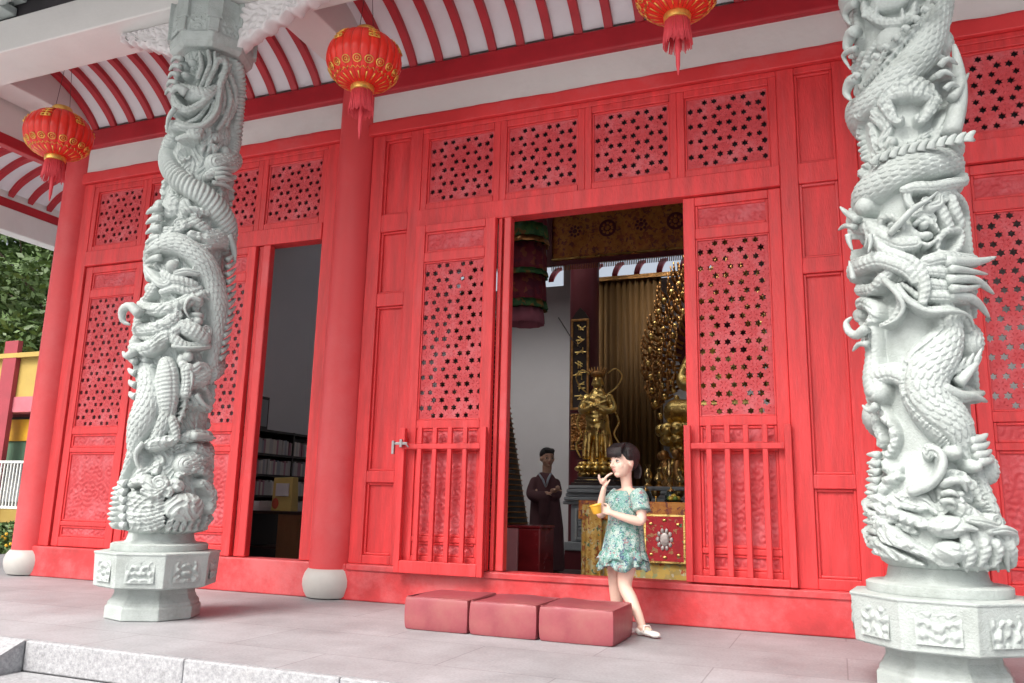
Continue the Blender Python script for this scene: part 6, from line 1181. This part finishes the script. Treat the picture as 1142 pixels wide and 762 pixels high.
def bookmat(n, c): simple(n, c, .6, var=.1); return M[n]
covers = [bookmat('cover_grey', (.50, .50, .50)), bookmat('cover_plum', (.40, .22, .27)), bookmat('cover_pale', (.66, .63, .58)), bookmat('cover_slate', (.32, .35, .40))]
bms = []
for k, c in enumerate(covers):
    me = MB().box(-.115, .115, 0, .034, 0, .185).mesh('book'); me.materials.append(c); bms.append(me)
shl = {5: 'top', 4: 'second', 3: 'third', 2: 'fourth', 1: 'fifth'}
rs = random.Random(3); nb = 0
for si in (5, 4, 3, 2, 1):
    y = 8.05
    while y < 9.42:
        k = rs.choice([0, 0, 1, 2, 3]) if si != 3 else rs.choice([0, 1, 1, 2]); o = link('book', bms[k], None)
        o.location = (-6.7-.13, y, zsh[si]+.0285); o.scale = (1, 1, rs.uniform(.86, 1.05)); y += .0365 if rs.random() < .93 else .06; nb += 1
        tag(o, 'thin upright %s volume on the %s shelf of the dark bookcase' % (['grey', 'plum', 'cream', 'slate'][k], shl[si]), 'book', 'books on the %s shelf, %s ones' % (shl[si], ['grey', 'plum', 'cream', 'slate'][k]))
sp = thing('picture_stand', 'dark framed picture standing on top of the bookcase', 'picture', (-6.78, 8.30, 1.61))
MB().box(-.03, .0, 0, .20, .0, .42).build('frame', 'black', sp, bevel=.004); MB().box(.001, .006, .03, .17, .04, .38).build('picture', 'altarstone', sp)
dk = thing('desk', 'brown wooden desk with open shelf in the left room', 'desk', (-5.72, 7.6, 0))
MB().box(-.75, .42, -.3, .35, .585, .615).build('desktop', 'darkwood', dk); MB().box(.12, .40, -.28, .33, .02, .584).build('cabinet', 'wood', dk); MB().box(-.74, -.30, -.26, .33, .02, .584).build('cabinet', 'black', dk)
MB().box(-.29, .10, -.25, .33, .22, .24).build('shelf', 'darkwood', dk); MB().box(.14, .38, -.285, -.281, .06, .54).build('cabinet_door', 'wood', dk)
wb = thing('paper_stack', 'white boxed paper pile on the desk left of the yellow bag', 'box', (-5.99, 7.5, .616))
simple('paper', (.70, .70, .72), .7); simple('bagyellow', (.62, .48, .16), .6, var=.15); simple('bagred', (.55, .10, .05), .6)
MB().box(-.26, .10, -.15, .15, 0, .035).build('box_base', 'paper', wb, bevel=.004); MB().box(-.262, .102, -.152, .152, .036, .10).build('box_lid', 'paper', wb, bevel=.004)
yb = thing('paper_bag', 'upright yellow paper bag with a red blot on the desk', 'bag', (-5.70, 7.55, .616))
MB().add([(-.13, -.07, 0), (.13, -.07, 0), (.13, .07, 0), (-.13, .07, 0), (-.135, -.05, .36), (.12, -.045, .37), (.12, .045, .37), (-.135, .05, .36)], [(0,3,2,1), (4,5,6,7), (0,1,5,4), (1,2,6,5), (2,3,7,6), (3,0,4,7)]).build('bag', 'bagyellow', yb, bevel=.006)
MB().ell((-.08, -.068, .08), (.045, .006, .06)).build('blot', 'bagred', yb, True); MB().box(-.08, .09, -.0765, -.066, .16, .30).build('bag_label', 'paper', yb)
# ================================================================ porch things: lanterns, kneeling blocks
simple('silkdark', (.50, .03, .012), .4); simple('silk', (.74, .026, .014), .32, var=.12, vscale=5); simple('goldfoil', (.80, .50, .12), .3, metal=.7, var=.25, vscale=20); simple('tassel', (.72, .07, .09), .6, var=.15, vscale=40, stretch=(6, 6, .5)); simple('cushion', (.30, .065, .08), .42, var=.14, vscale=5, bump=.25, bscale=14, dirt=((.33, .13, .11), 2.0, .50, .5))
def lantern(loc, rz, lab, ceil):
    t = thing('lantern', lab, 'lantern', loc, rz, 'red lanterns hung along the porch'); R_ = .300; Hh = .235
    N = 192; rows = 26; vs = []; fs = []
    for j in range(rows+1):
        p = math.pi*(.09+.82*j/rows); z = Hh*math.cos(p)
        for i in range(N):
            a = 2*math.pi*i/N; g = abs(math.sin(a*12)); r = R_*math.sin(p)**.9*(1-.045*(1-g)**2)
            vs.append((r*math.cos(a), r*math.sin(a), z))
    for j in range(rows):
        for i in range(N): a = j*N+i; b = j*N+(i+1) % N; fs.append((a, a+N, b+N, b))
    MB().add(vs, fs).build('lantern_shade', 'silk', t, True)
    rb = MB()
    for k in range(24):
        a = 2*math.pi*k/24; pts = []
        for j in range(13): p = math.pi*(.10+.80*j/12); r = R_*math.sin(p)**.9*.962; pts.append((r*math.cos(a), r*math.sin(a), Hh*math.cos(p)))
        rb.tube(pts, .0035, 5)
    rb.build('ribs', 'silkdark', t, smooth=True)
    # gilt medallions and lower scroll band, laid on the silk
    fo = MB()
    def on(a, p, dr=.004): r = R_*math.sin(p)**.9+dr; return Vector((r*math.cos(a), r*math.sin(a), Hh*math.cos(p)))
    for q in range(6):
        a0 = q*math.pi/3+math.pi*.03
        fo = MB()
        for (da0, p0, da1, p1) in [(-.16, 1.05, .16, 1.05), (-.14, .88, .14, .88), (0, .78, 0, 1.30), (-.15, 1.2, .15, 1.2), (-.12, 1.32, -.12, 1.2), (.12, 1.32, .12, 1.2), (-.10, 1.32, .10, 1.32), (-.15, .78, -.08, .88), (.15, .78, .08, .88)]:
            fo.tube([on(a0+da0+(da1-da0)*k/4, p0+(p1-p0)*k/4) for k in range(5)], .011, 6, .3)
        fo.build('gilt_emblem', 'goldfoil', t, smooth=True)
    fo = MB()
    for q in range(18):
        a0 = q*2*math.pi/18
        pts = [on(a0+.12*math.cos(u), 2.12+.12*math.sin(u)) for u in np.linspace(0, 2*math.pi, 13)]; fo.tube(pts, .006, 6, .4)
        pts = [on(a0+.05*math.cos(u), 2.12+.05*math.sin(u)) for u in np.linspace(0, 2*math.pi, 9)]; fo.tube(pts, .006, 6, .4)
        fo.tube([on(a0-.17, 2.34), on(a0-.08, 2.42), on(a0, 2.34), on(a0+.08, 2.42), on(a0+.17, 2.34)], .005, 6, .4)
        fo.tube([on(a0, 2.5), on(a0, 2.75)], [.007, .003], 6, .4)
    fo.build('gilt_pattern', 'goldfoil', t, smooth=True)
    MB().lathe([(.09, Hh*.93), (.095, Hh*.98), (.09, Hh+.03), (.08, Hh+.045)], 32).build('top_cap', 'goldfoil', t, 'auto')
    MB().lathe([(.085, -Hh-.035), (.092, -Hh-.03), (.095, -Hh*.98), (.088, -Hh*.92)], 32).build('bottom_cap', 'goldfoil', t, 'auto')
    ts = MB(); rs = random.Random(2)
    for k in range(70):
        a = 2*math.pi*k/70; r = .075+.008*rs.random(); l = .17+.03*rs.random(); ts.tube([(r*math.cos(a), r*math.sin(a), -Hh-.03), (r*1.12*math.cos(a), r*1.12*math.sin(a), -Hh-.03-l*.6), (r*1.22*math.cos(a+.05), r*1.22*math.sin(a+.05), -Hh-.03-l)], [.004, .0045, .003], 5)
    ts.build('tassel_fringe', 'tassel', t, smooth=True)
    MB().lathe([(.004, -Hh-.43), (.014, -Hh-.36), (.018, -Hh-.22), (.016, -Hh-.16), (.022, -Hh-.13), (.014, -Hh-.10), (.004, -Hh-.03)], 16).build('tassel', 'tassel', t, 'auto')
    w_ = MB()
    for s in (-1, 1): w_.tube([(s*.06, 0, Hh+.04), (0, 0, (ceil-loc[2])/.9)], .0025, 5)
    w_.build('hanging_wire', 'black', t); t.scale = (.9, .9, .9)
lantern((-3.02, 4.52, 3.86), .2, 'red silk lantern with gilt scrolls hanging before the middle red column', 4.745)
lantern((-6.05, 4.52, 3.76), .9, 'red silk lantern hanging at the far left before the corner column', 4.745)
lantern((-.77, 4.52, 3.93), .5, 'red silk lantern above the right door, cut off by the top of the view', 4.745)
def cushion(x, w_, lab, seed):
    n = 34; D = .45; Hc = .20; vs = []; idx = {}; bm = bmesh.new(); bmesh.ops.create_cube(bm, size=1)
    bmesh.ops.scale(bm, vec=(w_, D, Hc), verts=bm.verts); bmesh.ops.subdivide_edges(bm, edges=bm.edges, cuts=14, use_grid_fill=True)
    for v in bm.verts:
        c = v.co; nx = noise.noise(Vector((c.x*5+seed, c.y*5, c.z*6)))*.012; top = max(0, c.z/Hc+.5)
        q = Vector((c.x/(w_/2), c.y/(D/2), c.z/(Hc/2))); f = 1-.018*max(0, (abs(q.x)**6+abs(q.y)**6+abs(q.z)**6)-1)
        v.co = Vector((c.x*f, c.y*f, c.z*f)); v.co += Vector((q.x*.004*(1-q.z*q.z), q.y*.006*(1-q.z*q.z), 0))
        if q.z > .9: v.co.z += .010*(1-q.x**2)*(1-q.y**2)+nx*.9-.010
    me = bpy.data.meshes.new('kneeling_block'); bm.to_mesh(me); bm.free()
    t = thing('kneeling_block', lab, 'cushion', (x, 4.72, .1005), 0, 'maroon kneeling blocks before the door')
    o = link('block_cover', me, 'cushion', t, True, .012, 3)
    return t
cushion(-2.255, .415, 'maroon leather kneeling block at the left end of the row', 1)
cushion(-1.827, .415, 'maroon leather kneeling block in the middle of the row', 2)
cushion(-1.388, .43, 'maroon leather kneeling block at the right end, beside the girl', 3)
# seams piped round each block
for t in [o for o in bpy.data.objects if o.name.startswith('kneeling_block') and o.type == 'EMPTY']:
    w_ = {0: .415, 1: .415, 2: .43}[['kneeling_block', 'kneeling_block.001', 'kneeling_block.002'].index(t.name)]
    pts = [(sx*(w_/2-.003), sy*.222, .087) for sx, sy in ((-1,-1), (1,-1), (1,1), (-1,1))]; pp = []
    for i in range(4):
        a, b = Vector(pts[i]), Vector(pts[(i+1) % 4])
        for k in range(6): u = .04+.92*k/5; pp.append(a+(b-a)*u)
    pp.append(pp[0]); MB().tube(pp, .0032, 6).build('seam', 'cushion', t, True)
# ================================================================ far left: yellow building, tree, fence
simple('ywall', (.40, .28, .07), .8, var=.12, vscale=1.2, dirt=((.40, .30, .10), 1.5, .6, .5)); simple('pinkwall', (.45, .12, .15), .8); simple('pinkcol', (.28, .035, .05), .7)
simple('awning', (.62, .33, .02), .7); simple('netgreen', (.08, .16, .10), .8); simple('fencewhite', (.62, .64, .62), .5); simple('leafmat', (.07, .125, .03), .55, var=.35, vscale=2.5); simple('bark', (.10, .07, .05), .9)
yb_ = thing('yellow_building', 'yellow walled building with a pink column and shaded windows at the far left', 'building', (-19, 14, 0))
def lb_(n, m, *a, p=yb_, **k): b = MB().box(*a); return b.build(n, m, p, **k)
lb_('upper_wall', 'ywall', -8, 2.2, .4, 6, 3.14, 4.15); lb_('cornice', 'ywall', -8, 2.35, .25, 6.2, 4.151, 4.27); lb_('band', 'pinkwall', -8, 2.25, .35, 6, 2.75, 3.139)
lb_('inner_wall', 'black', -8, 2.1, 1.4, 6, -.7, 2.749); lb_('lower_wall', 'ywall', -8, 2.2, .4, .7, -.74, .33); lb_('awning', 'awning', -8, 2.1, .7, 1.1, 2.05, 2.6)
for x in (-.95, 2.1): lb_('column', 'pinkcol', x, x+.48, .26, .39, -.74, 4.6)
tb_ = MB(); tb_.tube(spline([(.35, .37, 3.95), (.28, .37, 3.5), (.5, .37, 3.36), (1.0, .37, 3.34), (1.15, .37, 3.5)], 5), .03, 8); tb_.build('red_scroll', 'pinkcol', yb_, smooth=True)
lb_('net_screen', 'netgreen', -8, 2.1, .75, .78, 1.52, 2.04); 0
for k in range(3): lb_('window', 'altarstone', -3.5+2.4*k-.6, -3.5+2.4*k+.6, 1.34, 1.398, .5, 2.2)
fe = thing('white_fence', 'white metal railing with thin upright bars below the yellow building', 'fence', (-19, 13.9, 0))
MB().box(-6, 2.6, -.03, .03, 1.44, 1.50).build('top_rail', 'fencewhite', fe); MB().box(-6, 2.6, -.03, .03, .36, .42).build('bottom_rail', 'fencewhite', fe)
for k in range(60):
    x = -4.2+.112*k; MB().box(x, x+.03, -.015, .015, .42, 1.44).build('bar', 'fencewhite', fe)
def leaf_cloud(mb, c, r, n, size, rs):
    for _ in range(n):
        while True:
            p = Vector((rs.uniform(-1, 1), rs.uniform(-1, 1), rs.uniform(-1, 1)))
            if .25 < p.length < 1: break
        p = Vector((p.x*r[0], p.y*r[1], p.z*r[2]))+Vector(c); a = Vector((rs.gauss(0, 1), rs.gauss(0, 1), rs.gauss(0, .7))).normalized(); b = a.cross(Vector((rs.gauss(0, 1), rs.gauss(0, 1), rs.gauss(0, 1)))).normalized()
        s = size*rs.uniform(.6, 1.3); k = len(mb.v); mb.v += [tuple(p-a*s), tuple(p+b*s*.45), tuple(p+a*s), tuple(p-b*s*.45)]; mb.f.append((k, k+1, k+2, k+3))
def tree(loc, h, cr, lab, seed, n=26, size=.16):
    rs = random.Random(seed); t = thing('broadleaf_tree', lab, 'tree', loc, 0, 'trees behind the yellow building')
    tk = MB(); tk.tube([(0, 0, 0), (.1, 0, h*.3), (0, .1, h*.55), (.1, 0, h*.8)], [.28, .2, .14, .06], 10); lim = []
    for k in range(7): a = k*.9; tk.tube([(0, 0, h*(.3+.05*k)), (cr*.35*math.cos(a), cr*.35*math.sin(a), h*(.45+.05*k)), (cr*.7*math.cos(a), cr*.7*math.sin(a), h*(.55+.05*k))], [.10, .06, .02], 7)
    tk.build('trunk', 'bark', t, 'auto'); cw = MB()
    for k in range(n):
        a = rs.uniform(0, 6.28); rr = cr*math.sqrt(rs.random())*.85; z = h*(.45+.5*rs.random()*(1-.4*rr/cr)); leaf_cloud(cw, (rr*math.cos(a), rr*math.sin(a), z), (cr*.30, cr*.30, cr*.22), 420, size, rs)
    me = cw.mesh('crown', False); link('crown', me, 'leafmat', t)
tree((-24.2, 19.5, -.75), 11.6, 4.0, 'dense green tree rising behind the yellow building, nearest the red corner column', 1, 34)
tree((-29.5, 22, -.75), 12.5, 4.2, 'farther dark green tree left of the nearest one', 2, 30, .2)
tree((-26.5, 27, -.75), 14.2, 4.2, 'third green tree at the back between the other two', 3, 30, .2)
sh = thing('small_shrub', 'small green shrub with orange blooms at the foot of the yellow wall', 'shrub', (-17.6, 13.3, -.75)); rs = random.Random(9); lf = MB(); leaf_cloud(lf, (0, 0, .45), (.8, .4, .38), 1500, .07, rs); link('foliage', lf.mesh('f', False), 'leafmat', sh)
MB().tube([(0, 0, 0), (0, 0, .4)], [.04, .02], 6).build('stem', 'bark', sh)
for k in range(14): MB().ell((rs.uniform(-.7, .7), -.3+rs.uniform(-.05, .05), rs.uniform(.3, .7)), (.035, .035, .035), 6, 5).build('bloom', 'awning', sh)
# ================================================================ people
def girl():
    t = thing('person', 'girl in a teal flowered dress walking past the door, finger at her mouth', 'person', (0, 0, 0))
    hf = (-.62, -.78, -.03); hc = (-1.262, 5.09, 1.035); hs = .225
    m = MB()
    # trunk, neck
    limb(m, [(-1.262, 5.125, .52, .095), (-1.262, 5.12, .63, .082), (-1.250, 5.12, .74, .085), (-1.246, 5.125, .805, .072), (-1.246, 5.13, .85, .040), (-1.25, 5.115, .92, .036), (-1.255, 5.10, .98, .045)], 16)
    limb(m, [(-1.15, 5.05, .815, .036), (-1.246, 5.125, .83, .045), (-1.335, 5.20, .815, .036)])
    head_mb(m, hc, hf, hs)
    # legs
    limb(m, [(-1.225, 5.09, .52, .072), (-1.235, 5.07, .40, .060), (-1.245, 5.055, .275, .043), (-1.205, 5.035, .20, .041), (-1.155, 5.00, .12, .031), (-1.128, 4.985, .065, .025)], 14)
    limb(m, [(-1.31, 5.16, .52, .072), (-1.325, 5.155, .40, .060), (-1.33, 5.15, .265, .043), (-1.325, 5.165, .18, .041), (-1.325, 5.18, .10, .030), (-1.325, 5.185, .055, .025)], 14)
    limb(m, [(-1.13, 4.985, .045, .026), (-1.10, 4.965, .035, .026), (-1.055, 4.935, .025, .022)]); limb(m, [(-1.325, 5.185, .04, .026), (-1.345, 5.15, .03, .026), (-1.365, 5.11, .022, .022)])
    # left arm, bent across to hold the cup
    limb(m, [(-1.15, 5.05, .81, .034), (-1.137, 5.03, .74, .032), (-1.133, 5.015, .668, .029), (-1.19, 4.985, .675, .028), (-1.26, 4.965, .695, .022), (-1.305, 4.955, .712, .018)], 12)
    # right arm, forearm raised
    limb(m, [(-1.335, 5.20, .81, .034), (-1.385, 5.16, .75, .030), (-1.412, 5.10, .70, .028), (-1.402, 5.075, .76, .026), (-1.385, 5.05, .83, .019), (-1.375, 5.04, .860, .017)], 12)
    hand_mb(m, (-1.305, 4.955, .712), (-.95, -.12, .30), .45, .066, -1, (-.2, -.9, .35))
    hand_mb(m, (-1.375, 5.04, .860), (.20, -.05, 1), 1.25, .068, -1, (-.75, -.62, .1))
    limb(m, [(-1.372, 5.015, .905, .0095), (-1.350, 5.008, .932, .0088), (-1.330, 5.014, .948, .0078), (-1.317, 5.022, .955, .0068)], 8, 3)     # index finger to the lips
    limb(m, [(-1.385, 5.02, .895, .0105), (-1.395, 5.005, .922, .0095), (-1.396, 5.0, .940, .0080)], 8, 3)                                    # thumb standing up
    remesh(m, 'body', 'skin', t, .0042, 3)
    face_bits(t, hc, hf, hs, 'liddark', 'hair')
    # hair: cap with fringe, low ponytail
    F, L, U = basis(hf); rot = Matrix((F, L, U)).transposed(); P = lambda a, b, d: Vector(hc)+F*a*hs+L*b*hs+U*d*hs
    h = MB(); h.ell(P(-.10, 0, .14), (.42*hs, .372*hs, .395*hs), 24, 16, rot); h.ell(P(-.22, 0, -.06), (.22*hs, .30*hs, .22*hs), 18, 12, rot)
    for k in range(15):
        b = -.30+.60*k/14; h.tube([P(.12, b*.7, .48), P(.33-.25*b*b, b*.95, .34), P(.405-.9*b*b, b, .19), P(.40-1.0*b*b, b*1.02, .10)], [.05*hs, .05*hs, .036*hs, .014*hs], 7)
    for k in (-1, 1): 
        for q in range(3): h.tube([P(.10-.05*q, k*.34, .30), P(.10-.06*q, k*.375, .12), P(.07-.05*q, k*.365, .0)], [.055*hs, .05*hs, .015*hs], 7)
    remesh(h, 'hair', 'hair', t, .0035, 2)
    pt = MB()
    for q in range(7):
        o_ = (q-3)*.035; pt.tube(spline([P(-.38, o_*.5, -.05), P(-.46, .02+o_, -.12), P(-.48, .05+o_*1.2, -.32), P(-.42, .06+o_, -.50)], 4), [.045*hs]*8+[.035*hs]*4+[.01*hs], 8)
    remesh(pt, 'ponytail', 'hair', t, .0035, 1)
    # dress
    def ring(cx, cy, z, rx, ry, ang, n=64, wv=0, fr=9, ph=0):
        out = []
        for i in range(n):
            a = 2*math.pi*i/n; k = 1+wv*math.sin(fr*a+ph)+wv*.5*math.sin(fr*2.3*a+ph*2); x = rx*k*math.cos(a); y = ry*k*math.sin(a)
            out.append((cx+x*math.cos(ang)-y*math.sin(ang), cy+x*math.sin(ang)+y*math.cos(ang), z+(wv*.25*math.sin(a*5+ph) if wv > .05 else 0)))
        return out
    A = math.radians(40)     # the shoulder line runs from the camera's right, near, to the left, far
    secs = [(-1.25, 5.118, .852, .062, .050, 0), (-1.248, 5.118, .84, .095, .062, 0), (-1.248, 5.12, .815, .128, .078, 0), (-1.25, 5.118, .76, .122, .094, .01), (-1.252, 5.115, .70, .112, .098, .012), (-1.256, 5.115, .64, .112, .100, .02), (-1.26, 5.112, .57, .124, .110, .03), (-1.266, 5.11, .50, .134, .120, .04), (-1.268, 5.11, .45, .140, .126, .05), (-1.27, 5.11, .395, .144, .13, .055)]
    d = MB(); rr = [ring(x, y, z, rx, ry, A, wv=w_, ph=1.3) for x, y, z, rx, ry, w_ in secs]
    n = 64; vs = [p for r in rr for p in r]; fs = [(j*n+k, j*n+(k+1) % n, (j+1)*n+(k+1) % n, (j+1)*n+k) for j in range(len(rr)-1) for k in range(n)]
    o = d.add(vs, fs).build('dress', 'dress', t, True); o.modifiers.new('s', 'SOLIDIFY').thickness = .004; sb = o.modifiers.new('u', 'SUBSURF'); sb.levels = 1; sb.render_levels = 1
    for (za, zb, r0_, r1_, ph) in [(.475, .415, .142, .156, .4), (.425, .375, .148, .160, 2.2)]:
        a_ = ring(-1.268, 5.11, za, r0_, r0_*.9, A, 96, .02, 14, ph); b_ = ring(-1.27, 5.108, (za+zb)/2, (r0_+r1_)/2, (r0_+r1_)/2*.9, A, 96, .05, 14, ph); c_ = ring(-1.27, 5.108, zb, r1_, r1_*.9, A, 96, .075, 14, ph)
        fs = [(j*96+k, j*96+(k+1) % 96, (j+1)*96+(k+1) % 96, (j+1)*96+k) for j in range(2) for k in range(96)]
        f = MB().add(a_+b_+c_, fs).build('ruffle', 'dress', t, True); f.modifiers.new('s', 'SOLIDIFY').thickness = .003
    for pts in ([(-1.17, 5.065, .835, .050), (-1.148, 5.045, .80, .056), (-1.135, 5.028, .755, .053), (-1.130, 5.018, .728, .057)], [(-1.315, 5.185, .835, .048), (-1.345, 5.19, .80, .052), (-1.372, 5.17, .765, .050), (-1.385, 5.16, .745, .052)]):
        q = spline(pts, 4); s_ = MB().tube([p[:3] for p in q], [p[3] for p in q], 20).build('sleeve', 'dress', t, True)
    # white shoes
    for (h_, to, nm) in (((-1.145, 4.995, .03), (-1.025, 4.912, .022), 's'), ((-1.318, 5.20, .03), (-1.385, 5.075, .022), 's')):
        a_, b_ = Vector(h_), Vector(to); m_ = (a_+b_)/2; s_ = MB(); dr = (b_-a_).normalized(); sd_ = Vector((-dr.y, dr.x, 0)); ro = Matrix((dr, sd_, dr.cross(sd_))).transposed()
        s_.ell(a_+dr*.012+Vector((0, 0, -.002)), (.034, .031, .026), 14, 10, ro); s_.ell(m_, (.06, .031, .020), 14, 10, ro); s_.ell(b_-dr*.02, (.045, .034, .018), 14, 10, ro)
        sh_ = remesh(s_, 'shoe', 'shoewhite', t, .004, 2); MB().tube([m_-sd_*.033+Vector((0, 0, .008)), m_-sd_*.02+Vector((0, 0, .036))-dr*.01, m_+sd_*.02+Vector((0, 0, .036))-dr*.01, m_+sd_*.033+Vector((0, 0, .008))], .006, 8).build('strap', 'shoewhite', sh_, True)
        MB().ell(b_-dr*.03+Vector((0, 0, .018)), (.012, .012, .006)).build('bow', 'metal', sh_, True)
simple('shoewhite', (.80, .77, .72), .45, var=.05); simple('cupyellow', (.80, .45, .04), .4, var=.08)
girl()
cy_ = thing('yellow_cup', 'small yellow cup held in the left hand of the girl', 'cup', (-1.385, 4.925, .705)); cy_.rotation_euler = (.15, -.2, 0)
MB().lathe([(.024, 0), (.027, .004), (.036, .05), (.040, .052), (.037, .056), (.033, .05), (.024, .008)], 32).build('cup', 'cupyellow', cy_, 'auto')
MB().lathe([(.0315, .040), (.001, .043)], 24).build('contents', 'bagred', cy_, 'auto')
# robed man
simple('robe', (.11, .048, .055), .85, var=.15, vscale=4, bump=.25, bscale=20); simple('innercollar', (.32, .36, .42), .7)
def monk():
    t = thing('person', 'young man in a long dark brown robe standing inside the doorway, looking out', 'person', (0, 0, 0))
    hf = (.62, -.78, -.05); hc = (-2.985, 8.56, 1.262); hs = .225; m = MB()
    limb(m, [(-3.02, 8.6, 1.0, .07), (-3.0, 8.59, 1.10, .052), (-2.99, 8.575, 1.17, .055)]); head_mb(m, hc, hf, hs)
    limb(m, [(-2.90, 8.50, .90, .03), (-2.85, 8.44, .905, .026)]); hand_mb(m, (-2.86, 8.45, .90), (.6, -.5, .15), .7, .075, 1, (0, 0, 1)); hand_mb(m, (-2.93, 8.40, .87), (.8, -.1, .1), .7, .075, -1, (0, -.3, 1))
    limb(m, [(-3.02, 8.42, .86, .03), (-2.93, 8.40, .87, .026)])
    limb(m, [(-3.02, 8.6, 1.0, .08), (-3.0, 8.6, .7, .09), (-3.0, 8.6, .45, .08)]); limb(m, [(-3.0, 8.6, .92, .05), (-2.93, 8.56, .90, .04), (-2.88, 8.48, .90, .03)]); limb(m, [(-3.05, 8.6, .95, .05), (-3.10, 8.48, .86, .04), (-2.98, 8.41, .865, .03)])
    for x, y in ((-3.05, 8.55), (-2.93, 8.62)): limb(m, [(-3.0, 8.6, .5, .07), (x, y, .08, .04), (x+.08, y-.05, .05, .03)])
    remesh(m, 'body', 'skin_tan', t, .005, 2); face_bits(t, hc, hf, hs, 'liddark', 'hair')
    F, L, U = basis(hf); rot = Matrix((F, L, U)).transposed(); P = lambda a, b, d: Vector(hc)+F*a*hs+L*b*hs+U*d*hs
    h = MB(); h.ell(P(-.09, 0, .16), (.42*hs, .36*hs, .37*hs), 24, 16, rot); h.ell(P(-.24, 0, -.02), (.20*hs, .30*hs, .24*hs), 18, 12, rot)
    for k in range(9): b = -.24+.06*k; h.tube([P(.1, b, .44), P(.30, b, .36), P(.34-.8*b*b, b, .26)], [.05*hs, .045*hs, .02*hs], 6)
    remesh(h, 'hair', 'hair', t, .005, 1)
    r = MB(); secs = [(1.105, .062, .06, 0, 0), (1.07, .11, .075, 0, 0), (1.02, .155, .09, 0, 0), (.95, .175, .11, 0, 0), (.85, .18, .13, 0, 0), (.70, .19, .15, .01, .01), (.50, .215, .16, .02, .02), (.30, .225, .17, .02, .03), (.06, .235, .18, .02, .035)]; rr = []
    for z, rx, ry, dx, wv in secs:
        q = []
        for i in range(56):
            a = 2*math.pi*i/56; k = 1+wv*math.sin(7*a+1)+wv*.6*math.sin(13*a); x = rx*k*math.cos(a); y = ry*k*math.sin(a); A = -.45
            q.append((-3.02+dx+x*math.cos(A)-y*math.sin(A), 8.6+x*math.sin(A)+y*math.cos(A), z))
        rr.append(q)
    r.loft(rr)
    for pts in ([(-3.13, 8.56, 1.0, .055), (-3.14, 8.49, .87, .06), (-3.05, 8.43, .83, .065), (-2.96, 8.42, .83, .07)], [(-2.90, 8.62, .99, .05), (-2.87, 8.58, .88, .055), (-2.88, 8.50, .85, .06)]): limb(r, [p for p in pts], 14, 4)
    r.tube([(-2.97, 8.42, .83), (-2.97, 8.43, .66), (-2.98, 8.45, .52)], [.065, .06, .03], 14)
    remesh(r, 'robe', 'robe', t, .009, 3)
    MB().tube([(-3.06, 8.50, 1.085), (-3.0, 8.47, 1.02), (-2.96, 8.455, .94)], [.014, .016, .012], 8, .6).build('collar', 'innercollar', t, smooth=True)
    MB().tube([(-2.93, 8.53, 1.09), (-2.94, 8.475, 1.03), (-2.955, 8.455, .95)], [.014, .016, .012], 8, .6).build('collar', 'innercollar', t, smooth=True)
monk()
